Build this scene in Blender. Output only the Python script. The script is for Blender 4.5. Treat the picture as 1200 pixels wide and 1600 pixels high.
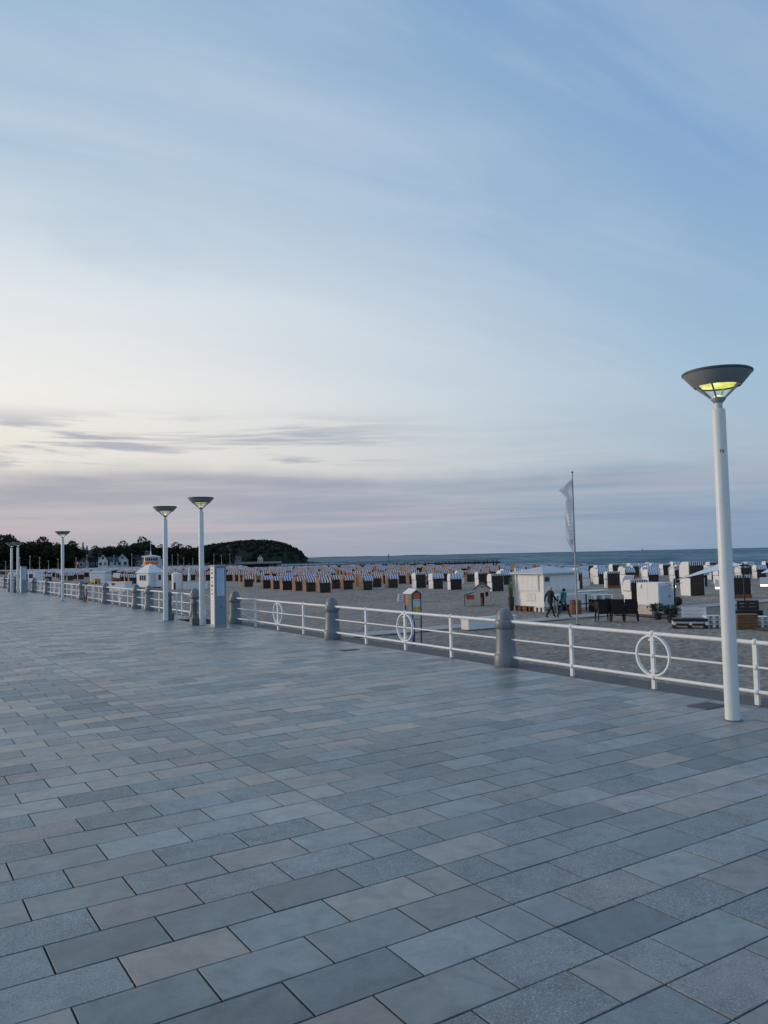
import bpy, bmesh, math, random
from mathutils import Vector, Matrix, noise
random.seed(7)
R = math.radians
for o in list(bpy.data.objects): bpy.data.objects.remove(o)
S = bpy.context.scene
COL = S.collection

# ------------------------------------------------------------------ camera
YAW, PITCH, ROLL = R(32.6), math.atan(68.5/1250), math.atan(.022)
F0 = Vector((math.sin(YAW), math.cos(YAW), 0)); R0 = Vector((math.cos(YAW), -math.sin(YAW), 0)); U0 = Vector((0, 0, 1))
FW = F0*math.cos(PITCH)+U0*math.sin(PITCH); U1 = U0*math.cos(PITCH)-F0*math.sin(PITCH)
RT = R0*math.cos(ROLL)-U1*math.sin(ROLL); UP = U1*math.cos(ROLL)+R0*math.sin(ROLL)
cd = bpy.data.cameras.new('camera'); cam = bpy.data.objects.new('camera', cd); COL.objects.link(cam)
m = Matrix.Identity(4)
for i, v in enumerate((RT, UP, -FW)):
    for j in range(3): m[j][i] = v[j]
m.translation = (0, 0, 2.0); cam.matrix_world = m
cd.sensor_fit = 'HORIZONTAL'; cd.sensor_width = 36; cd.lens = 37.5; cd.clip_start = .05; cd.clip_end = 60000
S.camera = cam
S.render.resolution_x = 768; S.render.resolution_y = 1024
S.view_settings.view_transform = 'Standard'; S.view_settings.look = 'None'
S.view_settings.exposure = 0; S.view_settings.gamma = 1; S.view_settings.use_curve_mapping = False

# ------------------------------------------------------------------ node helper
class NT:
    def __init__(s, tree): s.t = tree; s.n = tree.nodes; s.l = tree.links
    def new(s, typ, **kw):
        n = s.n.new(typ)
        for k, v in kw.items():
            if k.startswith('i_'):
                key = k[2:]; key = int(key) if key.isdigit() else key
                s.put(n.inputs[key], v)
            else: setattr(n, k, v)
        return n
    def put(s, inp, v):
        if hasattr(v, 'is_output') or v.__class__.__name__.startswith('NodeSocket'): s.l.new(v, inp)
        else: inp.default_value = v
    def math(s, op, a, b=0., c=0., clamp=False):
        n = s.n.new('ShaderNodeMath'); n.operation = op; n.use_clamp = clamp
        for i, v in enumerate((a, b, c)): s.put(n.inputs[i], v)
        return n.outputs[0]
    def mix(s, f, a, b, blend='MIX'):
        n = s.n.new('ShaderNodeMix'); n.data_type = 'RGBA'; n.blend_type = blend
        s.put(n.inputs[0], f); s.put(n.inputs[6], c4(a)); s.put(n.inputs[7], c4(b)); return n.outputs[2]
    def ramp(s, f, stops, interp='LINEAR'):
        n = s.n.new('ShaderNodeValToRGB'); n.color_ramp.interpolation = interp
        e = n.color_ramp.elements
        while len(e) < len(stops): e.new(.5)
        for el, (p, c) in zip(e, stops): el.position = p; el.color = c4(c)
        s.put(n.inputs[0], f); return n.outputs[0]
    def smooth(s, x, a, b):
        n = s.n.new('ShaderNodeMapRange'); n.interpolation_type = 'SMOOTHSTEP'
        s.put(n.inputs[0], x); n.inputs[1].default_value = a; n.inputs[2].default_value = b; return n.outputs[0]
    def noise(s, vec, scale, detail=3, rough=.5, dist=0.):
        n = s.n.new('ShaderNodeTexNoise'); s.put(n.inputs['Vector'], vec) if vec is not None else 0
        n.inputs['Scale'].default_value = scale; n.inputs['Detail'].default_value = detail
        n.inputs['Roughness'].default_value = rough; n.inputs['Distortion'].default_value = dist
        return n.outputs[0]
    def mapping(s, vec, loc=(0, 0, 0), rot=(0, 0, 0), sc=(1, 1, 1)):
        n = s.n.new('ShaderNodeMapping'); s.put(n.inputs[0], vec)
        n.inputs[1].default_value = loc; n.inputs[2].default_value = rot; n.inputs[3].default_value = sc; return n.outputs[0]
def c4(c):
    if hasattr(c, '__len__') and len(c) == 3: return (c[0], c[1], c[2], 1)
    return c
def srgb(r, g, b):
    f = lambda v: (v/255/12.92 if v/255 <= .04045 else ((v/255+.055)/1.055)**2.4)
    return (f(r), f(g), f(b))

# ------------------------------------------------------------------ world: hazy evening sky with thin cirrus and low stratus
SUN_AZ, SUN_EL = R(-42), R(4.0)       # azimuth from +Y (towards +X positive)
W = bpy.data.worlds.new('World'); S.world = W; W.use_nodes = True
T = NT(W.node_tree); T.n.clear()
out = T.new('ShaderNodeOutputWorld'); bg = T.new('ShaderNodeBackground')
sky = T.new('ShaderNodeTexSky', sky_type='NISHITA', sun_disc=False, sun_elevation=SUN_EL, sun_rotation=SUN_AZ,
            altitude=10, air_density=1., dust_density=1.2, ozone_density=1.6)
gen = T.new('ShaderNodeTexCoord').outputs['Generated']
sep = T.new('ShaderNodeSeparateXYZ', i_0=gen); dx, dy, dz = sep.outputs
zc = T.math('MAXIMUM', dz, 0.)
hl = T.math('SQRT', T.math('ADD', T.math('MULTIPLY', dx, dx), T.math('MULTIPLY', dy, dy)))
sunw = T.math('DIVIDE', T.math('ADD', T.math('MULTIPLY', dx, math.sin(SUN_AZ)), T.math('MULTIPLY', dy, math.cos(SUN_AZ))), T.math('MAXIMUM', hl, .001))
sw = T.smooth(sunw, -.28, .72)         # 0 away from the sunset, 1 towards it
nish = T.mix(1.0, sky.outputs[0], (.075, .075, .075), 'MULTIPLY')
# veil of thin high cloud lit by the low sun
v_cool = T.ramp(zc, [(0, srgb(146, 164, 186)), (.07, srgb(172, 190, 206)), (.2, srgb(162, 193, 217)), (.4, srgb(136, 174, 213)), (.6, srgb(118, 159, 206)), (1, srgb(122, 152, 192))])
v_warm = T.ramp(zc, [(0, srgb(186, 178, 180)), (.05, srgb(212, 205, 203)), (.11, srgb(240, 233, 221)), (.2, srgb(248, 246, 240)), (.3, srgb(232, 238, 241)), (.42, srgb(192, 212, 228)), (.58, srgb(152, 186, 216)), (1, srgb(138, 166, 200))])
veil = T.mix(sw, v_cool, v_warm)
base = T.mix(.92, nish, veil)
# cirrus: streaks on a plane high above
zz = T.math('ADD', zc, .12)
cx_ = T.math('DIVIDE', dx, zz); cy_ = T.math('DIVIDE', dy, zz)
pl = T.new('ShaderNodeCombineXYZ', i_0=cx_, i_1=cy_).outputs[0]
rp = T.mapping(pl, (0, 0, 0), (0, 0, R(2)))
ci = T.noise(T.mapping(rp, (1.3, .2, 0), sc=(.5, 1.9, 1)), 1.1, 7, .54, .5)
cj = T.noise(T.mapping(rp, (7.3, 4.2, 0), (0, 0, R(9)), (.45, 3.0, 1)), 1.6, 8, .58, .7)
ci2 = T.noise(T.mapping(pl, (5.1, 2.2, 0), (0, 0, R(20)), (.5, .95, 1)), .9, 5, .5, .3)
cm = T.math('MULTIPLY', T.math('ADD', T.math('MULTIPLY', T.smooth(ci, .40, .72), .75), T.math('MULTIPLY', T.smooth(cj, .45, .75), .45)), T.math('ADD', T.math('MULTIPLY', T.smooth(ci2, .34, .66), .8), .2))
cm = T.math('MULTIPLY', cm, .46, clamp=True)
base = T.mix(cm, base, T.mix(sw, srgb(190, 206, 222), srgb(232, 234, 234)))
blu = T.math('MULTIPLY', T.math('MULTIPLY', T.smooth(T.noise(T.mapping(rp, (2.7, 8.1, 0), (0, 0, R(-6)), (.55, 1.7, 1)), 1.2, 7, .56, .5), .46, .74), .38), T.smooth(dz, .18, .42))
base = T.mix(blu, base, T.mix(sw, srgb(118, 156, 200), srgb(140, 174, 208)))
# low stratus banks
az = T.math('ARCTAN2', dx, dy)
st = T.new('ShaderNodeCombineXYZ', i_0=az, i_1=T.math('MULTIPLY', dz, 9.0), i_2=.3).outputs[0]
s1 = T.noise(T.mapping(st, (0, 3.3, 0), (0, 0, R(6)), (1.3, 2.2, 1)), 1.6, 6, .55, .35)
hmask = T.math('SUBTRACT', 1., T.smooth(dz, .085, .165))
wob = T.math('ADD', T.math('MULTIPLY', T.noise(T.mapping(st, (9, 0, 0), (0, 0, 0), (2.6, .5, 1)), 1., 5, .55), .075), -.04)
bank = T.math('SUBTRACT', 1., T.smooth(T.math('ADD', dz, wob), .082, .112))
sm = T.math('MULTIPLY', T.math('ADD', T.math('MULTIPLY', T.smooth(s1, .36, .6), .42), .56), bank)
base = T.mix(sm, base, T.mix(sw, srgb(132, 156, 182), srgb(170, 170, 180)))
s2 = T.noise(T.mapping(st, (4.9, 1.75, 0), (0, 0, R(-12)), (1.9, 2.9, 1)), 1.7, 6, .58, .5)
band2 = T.math('MULTIPLY', T.smooth(dz, .095, .12), T.math('SUBTRACT', 1., T.smooth(dz, .15, .185)))
sm2 = T.math('MULTIPLY', T.math('MULTIPLY', T.smooth(s2, .46, .58), band2), T.math('ADD', T.math('MULTIPLY', T.smooth(sw, .40, .75), .72), .10))
base = T.mix(sm2, base, T.mix(sw, srgb(158, 172, 192), srgb(168, 172, 184)))
# pink light under the banks
s3 = T.noise(T.mapping(st, (2.2, 7.7, 0), (0, 0, 0), (1.3, 4.5, 1)), 1.4, 5, .55, .3)
pm = T.math('MULTIPLY', T.math('MULTIPLY', T.smooth(s3, .5, .64), T.math('MULTIPLY', T.smooth(dz, .01, .04), hmask)), .48)
base = T.mix(pm, base, T.mix(sw, srgb(172, 178, 192), srgb(206, 190, 189)))
T.l.new(base, bg.inputs[0]); bg.inputs[1].default_value = 1.0
T.l.new(bg.outputs[0], out.inputs[0])

sl = bpy.data.lights.new('sun', 'SUN'); sl.energy = 1.5; sl.angle = R(14); sl.color = (1, .78, .6)
so = bpy.data.objects.new('sun', sl); COL.objects.link(so)
sd = Vector((math.sin(SUN_AZ)*math.cos(R(9)), math.cos(SUN_AZ)*math.cos(R(9)), math.sin(R(9))))
so.rotation_euler = sd.to_track_quat('Z', 'Y').to_euler(); so.location = (-20, 0, 30)

# ------------------------------------------------------------------ materials
MATS = {}
def mat(name, col, rough=.6, var=.18, scale=6., bump=0., bscale=40., metal=0., obj_var=0., spec=.5, dirt=None):
    if name in MATS: return MATS[name]
    M = bpy.data.materials.new(name); M.use_nodes = True; t = NT(M.node_tree)
    b = t.n['Principled BSDF']; tc = t.new('ShaderNodeTexCoord').outputs['Object']
    n = t.noise(tc, scale, 5, .6)
    c = t.mix(n, tuple(v*(1-var) for v in col), tuple(min(1, v*(1+var)) for v in col))
    if obj_var:
        oi = t.new('ShaderNodeObjectInfo').outputs['Random']
        k = t.math('ADD', t.math('MULTIPLY', oi, obj_var*2), 1-obj_var)
        kk = t.new('ShaderNodeCombineColor', i_0=k, i_1=k, i_2=k).outputs[0]
        c = t.mix(1., c, kk, 'MULTIPLY')
    if dirt:
        dn = t.noise(tc, dirt[1], 6, .7)
        c = t.mix(t.math('MULTIPLY', t.smooth(dn, .52, .72), dirt[2]), c, dirt[0])
    t.l.new(c, b.inputs['Base Color']); b.inputs['Roughness'].default_value = rough
    b.inputs['Metallic'].default_value = metal; b.inputs['Specular IOR Level'].default_value = spec
    if bump:
        bn = t.new('ShaderNodeBump', i_Strength=bump, i_Height=t.noise(tc, bscale, 4, .6)); bn.inputs['Distance'].default_value = .02
        t.l.new(bn.outputs[0], b.inputs['Normal'])
    MATS[name] = M; return M
def emit(name, col, strength):
    M = bpy.data.materials.new(name); M.use_nodes = True; t = NT(M.node_tree); b = t.n['Principled BSDF']
    b.inputs['Base Color'].default_value = c4(col); b.inputs['Emission Color'].default_value = c4(col)
    b.inputs['Emission Strength'].default_value = strength; MATS[name] = M; return M
def stripes(name, c1, c2, freq, kind='x'):
    M = bpy.data.materials.new(name); M.use_nodes = True; t = NT(M.node_tree); b = t.n['Principled BSDF']
    tc = t.new('ShaderNodeTexCoord').outputs['Object']; s = t.new('ShaderNodeSeparateXYZ', i_0=tc)
    ph = t.math('MULTIPLY', s.outputs[0], freq)
    if kind == 'c':
        ph = t.math('ADD', ph, t.math('MULTIPLY', t.math('ROUND', t.math('MULTIPLY', s.outputs[2], 9.)), math.pi*.55))
    f = t.smooth(t.math('SINE', ph), .0, .4)
    n = t.noise(tc, 5., 4)
    c = t.mix(1., t.mix(f, c1, c2), t.ramp(n, [(.2, (.8, .8, .8)), (.8, (1, 1, 1))]), 'MULTIPLY')
    t.l.new(c, b.inputs['Base Color']); b.inputs['Roughness'].default_value = .85
    MATS[name] = M; return M

def slab_material(name, attr):
    M = bpy.data.materials.new(name); M.use_nodes = True; t = NT(M.node_tree); b = t.n['Principled BSDF']
    geo = t.new('ShaderNodeNewGeometry').outputs['Position']
    if attr: r = t.new('ShaderNodeAttribute', attribute_name='tone').outputs['Fac']
    else:
        r = t.new('ShaderNodeSeparateColor', i_0=t.new('ShaderNodeObjectInfo').outputs['Color']).outputs[0]
    base = t.ramp(r, [(0, (.185, .215, .216)), (.12, (.228, .266, .268)), (.27, (.272, .304, .300)), (.42, (.250, .266, .262)),
                      (.55, (.292, .306, .292)), (.67, (.272, .270, .260)), (.78, (.318, .300, .278)), (.90, (.362, .312, .276))], 'CONSTANT')
    kb = t.math('ADD', t.math('MULTIPLY', t.math('FRACT', t.math('MULTIPLY', r, 53.7)), .30), .74)
    base = t.mix(1., base, t.new('ShaderNodeCombineColor', i_0=kb, i_1=kb, i_2=kb).outputs[0], 'MULTIPLY')
    rough_cls = t.smooth(t.math('FRACT', t.math('MULTIPLY', r, 7.31)), .35, .6)
    off = t.new('ShaderNodeCombineXYZ', i_0=t.math('MULTIPLY', r, 37.), i_1=t.math('MULTIPLY', r, 91.), i_2=0.).outputs[0]
    p = t.new('ShaderNodeVectorMath', operation='ADD', i_0=geo, i_1=off).outputs[0]
    cloud = t.noise(p, 5.5, 5, .62, .6); fine = t.noise(p, 88., 3, .75); mid = t.noise(p, 42., 5, .7, .8)
    c = t.mix(1., base, t.ramp(cloud, [(.25, (.66, .68, .70)), (.5, (.98, .98, .98)), (.78, (1.26, 1.25, 1.22))]), 'MULTIPLY')
    sp = t.math('MULTIPLY', t.smooth(mid, .50, .66), t.math('ADD', t.math('MULTIPLY', rough_cls, .36), .06))
    c = t.mix(sp, c, (.40, .44, .45))
    fs = t.math('MULTIPLY', t.smooth(fine, .55, .62), t.math('ADD', t.math('MULTIPLY', rough_cls, .62), .10))
    c = t.mix(fs, c, (.50, .53, .54))
    dk = t.math('MULTIPLY', t.smooth(t.noise(p, 60., 3, .6), .60, .68), t.math('ADD', t.math('MULTIPLY', rough_cls, .5), .18))
    c = t.mix(dk, c, (.07, .08, .09))
    # grime blotches and the odd spot of gum over the whole promenade
    gr = t.noise(geo, .55, 5, .6, .5)
    c = t.mix(1., c, t.ramp(gr, [(.3, (.80, .80, .80)), (.7, (1.12, 1.12, 1.12))]), 'MULTIPLY')
    vor = t.new('ShaderNodeTexVoronoi', i_Scale=1.15); t.l.new(geo, vor.inputs['Vector']); vor.inputs['Randomness'].default_value = 1
    gum = t.math('SUBTRACT', 1., t.smooth(vor.outputs['Distance'], .012, .02))
    c = t.mix(t.math('MULTIPLY', gum, .75), c, (.035, .035, .038))
    st = t.noise(geo, 2.3, 6, .65, .9)
    c = t.mix(t.math('MULTIPLY', t.smooth(st, .60, .74), .45), c, (.10, .11, .12))
    t.l.new(c, b.inputs['Base Color'])
    rg = t.math('ADD', t.math('MULTIPLY', rough_cls, .14), t.math('ADD', t.math('MULTIPLY', fine, .16), .30))
    t.l.new(rg, b.inputs['Roughness']); b.inputs['Specular IOR Level'].default_value = .5
    h = t.math('ADD', t.math('MULTIPLY', mid, t.math('ADD', t.math('MULTIPLY', rough_cls, .8), .25)), t.math('MULTIPLY', fine, .35))
    bn = t.new('ShaderNodeBump', i_Strength=.5, i_Height=h); bn.inputs['Distance'].default_value = .004
    t.l.new(bn.outputs[0], b.inputs['Normal'])
    return M
M_SLAB = slab_material('slab_stone', False); M_SLABF = slab_material('slab_stone_far', True)
M_JOINT = mat('joint_sand', (.052, .052, .050), .95, .3, 30, .4, 120)
M_KERB = mat('dark_kerb_stone', (.125, .118, .112), .85, .25, 3, .3, 60, dirt=((.06, .06, .06), 1.2, .5))
M_WALL = mat('retaining_wall', (.2, .19, .18), .9, .3, 2, .3, 20)
M_WHITE = mat('white_paint', (.76, .76, .75), .45, .08, 7, .15, 60, dirt=((.40, .36, .31), 7, .42))
M_WHITEF = mat('white_board', (.80, .79, .77), .6, .07, 3, dirt=((.5, .48, .45), 3, .3))
M_LAMPW = mat('lamp_post_paint', (.70, .725, .725), .42, .05, 4, dirt=((.5, .51, .5), 9, .3))
M_GREY = mat('bollard_grey', (.175, .195, .21), .42, .14, 9, .12, 30, dirt=((.28, .29, .29), 14, .35))
M_DGREY = mat('iron_grey', (.12, .135, .145), .5, .15, 12)
M_BOWL = mat('lamp_bowl_metal', (.20, .215, .225), .5, .12, 9)
M_RIM = mat('lamp_rim', (.06, .07, .08), .5, .1, 9)
M_ALU = mat('aluminium', (.33, .36, .38), .45, .08, 9, metal=.3)
M_PBLUE = mat('pillar_bluegrey', (.20, .275, .335), .45, .06, 4)
M_BLACK = mat('black_plastic', (.012, .012, .014), .5, .2, 20)
M_DARK = mat('dark_stain', (.03, .028, .026), .7, .3, 9)
M_INK = mat('dark_print', (.05, .055, .065), .7, .1, 9)
M_BROWN = mat('brown_deck', (.12, .07, .045), .8, .35, 7, .3, 30)
M_RUST = mat('rust_wood', (.26, .10, .05), .8, .3, 7)
M_TAN = mat('tan_plastic', (.50, .46, .40), .6, .06, 4)
M_ROOFG = mat('light_roof', (.52, .55, .57), .6, .08, 3, dirt=((.38, .4, .4), 2, .4))
M_PATH = mat('pale_path', (.40, .39, .375), .85, .14, 1.5, .2, 20, dirt=((.3, .28, .27), 1.4, .5))
M_NAVY = mat('navy_post', (.03, .045, .16), .5, .1, 6)
M_RED = mat('sign_red', (.62, .07, .04), .55, .1, 8)
M_YEL = mat('sign_yellow', (.72, .52, .08), .6, .1, 12)
M_GREEN = mat('sign_green', (.03, .22, .08), .6, .1, 8)
M_CREAM = mat('sign_cream', (.68, .60, .48), .6, .06, 8)
M_SIGNW = mat('sign_white', (.70, .71, .74), .5, .04, 8)
M_LIST = mat('list_panel', (.48, .60, .74), .4, .03, 8)
M_GLASSD = mat('dark_pane', (.03, .04, .05), .12, .1, 3)
M_ORANGE = mat('orange_paint', (.70, .13, .03), .5, .2, 4)
M_AMBER = mat('amber_plastic', (.72, .32, .03), .55, .15, 3)
M_PALEB = mat('pale_blue_board', (.50, .60, .66), .6, .07, 3)
M_TEALR = mat('pale_teal_roof', (.40, .53, .56), .6, .07, 3)
M_SLATE = mat('dark_roof', (.035, .04, .05), .7, .25, 2)
M_BARK = mat('bark', (.05, .038, .03), .9, .3, 4)
M_PLAYR = mat('playhouse_roof', (.05, .075, .075), .6, .1, 6)
M_WOODT = mat('tub_wood', (.20, .10, .05), .75, .3, 8)
M_EMB = emit('warm_white_tube', (1, .93, .76), 3.0)
M_RUBBER = mat('tyre_rubber', (.015, .015, .015), .8, .2, 20)
M_CHROME = mat('brushed_steel', (.5, .5, .5), .3, .1, 20, metal=.9)
def leafmat(name, a, b_):
    M = bpy.data.materials.new(name); M.use_nodes = True; t = NT(M.node_tree); b = t.n['Principled BSDF']
    g = t.new('ShaderNodeNewGeometry').outputs['Position']
    t.l.new(t.mix(t.smooth(t.noise(g, .35, 4, .6), .35, .65), a, b_), b.inputs['Base Color']); b.inputs['Roughness'].default_value = .85
    b.inputs['Specular IOR Level'].default_value = .2
    return M
M_LEAF = leafmat('dark_foliage', (.018, .026, .013), (.034, .048, .022))
M_LEAF2 = leafmat('hill_foliage', (.011, .018, .011), (.024, .036, .019))
M_POTLEAF = leafmat('pot_foliage', (.035, .05, .025), (.075, .10, .05))
M_REED = leafmat('reed_green', (.16, .19, .06), (.26, .28, .11))

# sand
def sand_material():
    M = bpy.data.materials.new('sand'); M.use_nodes = True; t = NT(M.node_tree); b = t.n['Principled BSDF']
    g = t.new('ShaderNodeNewGeometry').outputs['Position']
    big = t.noise(g, .06, 5, .6, .4); mid = t.noise(g, .9, 5, .65, .5); fine = t.noise(g, 7., 5, .7)
    vor = t.new('ShaderNodeTexVoronoi', i_Scale=2.6, feature='SMOOTH_F1'); t.l.new(t.mapping(g, sc=(1, 1.25, 1)), vor.inputs['Vector'])
    vor.inputs['Smoothness'].default_value = .5
    c = t.mix(t.smooth(mid, .3, .7), (.31, .266, .222), (.45, .388, .326))
    c = t.mix(t.math('MULTIPLY', t.smooth(fine, .42, .60), .62), c, (.15, .134, .122))
    c = t.mix(1., c, t.ramp(big, [(.3, (.84, .84, .85)), (.7, (1.1, 1.1, 1.09))]), 'MULTIPLY')
    sx = t.new('ShaderNodeSeparateXYZ', i_0=g)
    wet = t.math('SUBTRACT', 1., t.smooth(sx.outputs[2], -2.55, -1.95))
    c = t.mix(t.math('MULTIPLY', wet, .6), c, (.12, .115, .11))
    t.l.new(c, b.inputs['Base Color']); b.inputs['Roughness'].default_value = .95; b.inputs['Specular IOR Level'].default_value = .2
    h = t.math('ADD', t.math('MULTIPLY', vor.outputs['Distance'], .8), t.math('ADD', t.math('MULTIPLY', mid, .6), t.math('MULTIPLY', fine, .35)))
    bn = t.new('ShaderNodeBump', i_Strength=1., i_Height=h); bn.inputs['Distance'].default_value = .2
    t.l.new(bn.outputs[0], b.inputs['Normal'])
    return M
M_SAND = sand_material()
def sea_material():
    M = bpy.data.materials.new('sea_water'); M.use_nodes = True; t = NT(M.node_tree); b = t.n['Principled BSDF']
    g = t.new('ShaderNodeNewGeometry').outputs['Position']
    w1 = t.noise(t.mapping(g, rot=(0, 0, R(-8)), sc=(.11, .03, 1)), 1., 5, .6, .3)
    w2 = t.noise(t.mapping(g, rot=(0, 0, R(14)), sc=(.5, .22, 1)), 1., 4, .6)
    w0 = t.noise(t.mapping(g, rot=(0, 0, R(-4)), sc=(.018, .004, 1)), 1., 4, .55)
    h = t.math('ADD', t.math('MULTIPLY', w1, 1.), t.math('MULTIPLY', w2, .28))
    bn = t.new('ShaderNodeBump', i_Strength=1., i_Height=h); bn.inputs['Distance'].default_value = .5
    rr = t.mapping(g, rot=(0, 0, R(-44)))
    f1 = t.noise(t.mapping(rr, sc=(.022, .075, 1)), 1., 4, .6, .3); f2 = t.noise(t.mapping(rr, (31, 7, 0), sc=(.0055, .024, 1)), 1., 4, .6, .3); f3 = t.noise(t.mapping(rr, (3, 57, 0), sc=(.0013, .007, 1)), 1., 4, .6, .2)
    fb = t.math('ADD', t.math('MULTIPLY', f1, .42), t.math('ADD', t.math('MULTIPLY', f2, .38), t.math('MULTIPLY', f3, .30)))
    c = t.ramp(fb, [(.44, (.020, .055, .085)), (.52, (.050, .110, .142)), (.57, (.085, .160, .190)), (.66, (.20, .29, .31))])  # wave shading and sky reflection put into the diffuse colour as streaks
    c = t.mix(t.math('MULTIPLY', t.smooth(w1, .52, .66), .4), c, (.17, .25, .27))
    cap = t.math('MULTIPLY', t.smooth(t.math('ADD', w1, t.math('MULTIPLY', w2, .25)), .80, .86), .75)
    c = t.mix(cap, c, (.5, .54, .55))
    t.n.remove(b); o = t.n['Material Output']
    df = t.new('ShaderNodeBsdfDiffuse', i_0=c); gl = t.new('ShaderNodeBsdfGlossy', i_0=(.8, .9, 1, 1), i_1=.35)
    for q in (df, gl): t.l.new(bn.outputs[0], q.inputs['Normal'])
    mx = t.new('ShaderNodeMixShader', i_0=.13); t.l.new(df.outputs[0], mx.inputs[1]); t.l.new(gl.outputs[0], mx.inputs[2]); t.l.new(mx.outputs[0], o.inputs[0])
    return M
M_SEA = sea_material()
def foam_material():
    M = bpy.data.materials.new('foam'); M.use_nodes = True; t = NT(M.node_tree); b = t.n['Principled BSDF']
    g = t.new('ShaderNodeNewGeometry').outputs['Position']
    n = t.noise(t.mapping(g, sc=(.5, .12, 1)), 1., 5, .65)
    t.l.new(t.mix(t.smooth(n, .38, .6), (.12, .17, .19), (.62, .65, .66)), b.inputs['Base Color']); b.inputs['Roughness'].default_value = .7
    return M
M_FOAM = foam_material()

# ------------------------------------------------------------------ mesh helpers
class MB:
    def __init__(s): s.v = []; s.f = []; s.m = []; s.sm = []
    def add(s, vs, fs, mi=0, sm=False):
        o = len(s.v); s.v += [tuple(v) for v in vs]
        for f in fs: s.f.append([i+o for i in f]); s.m.append(mi); s.sm.append(sm)
        return s
    def box(s, c, d, rz=0, mi=0, rx=0, taper=1.):
        x, y, z = d[0]/2, d[1]/2, d[2]/2
        vs = [Vector((a*x*(taper if e > 0 else 1), b*y*(taper if e > 0 else 1), e*z)) for e in (-1, 1) for a, b in ((-1, -1), (1, -1), (1, 1), (-1, 1))]
        M = Matrix.Translation(c) @ Matrix.Rotation(rz, 4, 'Z') @ Matrix.Rotation(rx, 4, 'X')
        return s.add([M @ v for v in vs], [(3, 2, 1, 0), (4, 5, 6, 7), (0, 1, 5, 4), (1, 2, 6, 5), (2, 3, 7, 6), (3, 0, 4, 7)], mi)
    def mm(s, a, b, mi=0):
        return s.box([(a[i]+b[i])/2 for i in range(3)], [abs(b[i]-a[i]) for i in range(3)], 0, mi)
    def prism(s, prof, x0, x1, mi=0, axis='X', sm=False):      # profile (a,b); extruded along X (a=y,b=z) or Y (a=x,b=z)
        n = len(prof); g = (lambda e, p: (e, p[0], p[1])) if axis == 'X' else (lambda e, p: (p[0], e, p[1]))
        vs = [g(x0, p) for p in prof]+[g(x1, p) for p in prof]
        s.add(vs, [tuple(range(n))[::-1], tuple(range(n, 2*n))], mi)
        o = len(s.v)-2*n
        for i in range(n):
            s.f.append([o+i, o+(i+1) % n, o+n+(i+1) % n, o+n+i]); s.m.append(mi); s.sm.append(sm)
        return s
    def tube(s, pts, r, n=8, mi=0, caps=True):
        pts = [Vector(p) for p in pts]; rs = r if isinstance(r, (list, tuple)) else [r]*len(pts)
        rings = []; pa = None
        for i, p in enumerate(pts):
            d = ((pts[min(i+1, len(pts)-1)]-pts[max(i-1, 0)])).normalized()
            a = d.orthogonal().normalized() if pa is None else (pa-d*pa.dot(d)).normalized()
            pa = a; b = d.cross(a)
            rings.append([p+(a*math.cos(2*math.pi*k/n)+b*math.sin(2*math.pi*k/n))*rs[i] for k in range(n)])
        vs = [v for q in rings for v in q]; fs = []
        for i in range(len(pts)-1):
            for k in range(n): fs.append((i*n+k, i*n+(k+1) % n, (i+1)*n+(k+1) % n, (i+1)*n+k))
        s.add(vs, fs, mi, True)
        if caps: s.add(rings[0], [tuple(range(n))[::-1]], mi); s.add(rings[-1], [tuple(range(n))], mi)
        return s
    def lathe(s, prof, c=(0, 0, 0), n=24, mi=0, sm=True, close=True, a0=0.):
        vs = []
        for r, z in prof:
            for k in range(n):
                a = a0+2*math.pi*k/n; vs.append((c[0]+r*math.cos(a), c[1]+r*math.sin(a), c[2]+z))
        fs = []
        for i in range(len(prof)-1):
            for k in range(n): fs.append((i*n+k, i*n+(k+1) % n, (i+1)*n+(k+1) % n, (i+1)*n+k))
        s.add(vs, fs, mi, sm)
        if close:
            for i, fl in ((0, True), (len(prof)-1, False)):
                if prof[i][0] > 1e-4:
                    t = tuple(range(n)); s.add(vs[i*n:(i+1)*n], [t[::-1] if fl else t], mi)
        return s
    def torus(s, c, R_, r, axis=Vector((0, 1, 0)), n=28, k=8, mi=0, flat=1.):
        ax = axis.normalized(); a = ax.orthogonal().normalized(); b = ax.cross(a); vs = []; fs = []
        for i in range(n):
            t = 2*math.pi*i/n; d = a*math.cos(t)+b*math.sin(t)
            for j in range(k):
                u = 2*math.pi*j/k; vs.append(Vector(c)+d*(R_+r*math.cos(u))+ax*(r*flat*math.sin(u)))
        for i in range(n):
            for j in range(k): fs.append((i*k+j, ((i+1) % n)*k+j, ((i+1) % n)*k+(j+1) % k, i*k+(j+1) % k))
        return s.add(vs, fs, mi, True)
    def mesh(s, name, mats):
        me = bpy.data.meshes.new(name); me.from_pydata(s.v, [], s.f)
        for M in (mats if isinstance(mats, (list, tuple)) else [mats]): me.materials.append(M)
        me.polygons.foreach_set('material_index', s.m); me.polygons.foreach_set('use_smooth', s.sm)
        bm = bmesh.new(); bm.from_mesh(me); bmesh.ops.recalc_face_normals(bm, faces=bm.faces); bm.to_mesh(me); bm.free()
        me.update(); return me
    def build(s, name, mats, parent=None, loc=(0, 0, 0), rz=0):
        return link(name, s.mesh(name, mats), parent, loc, rz)
def link(name, me, parent=None, loc=(0, 0, 0), rz=0):
    o = bpy.data.objects.new(name, me); COL.objects.link(o); o.location = loc; o.rotation_euler = (0, 0, rz)
    if parent: o.parent = parent
    return o
def tag(o, label=None, cat=None, group=None, kind=None):
    if label: o['label'] = label
    if cat: o['category'] = cat
    if group: o['group'] = group
    if kind: o['kind'] = kind
    return o
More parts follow.
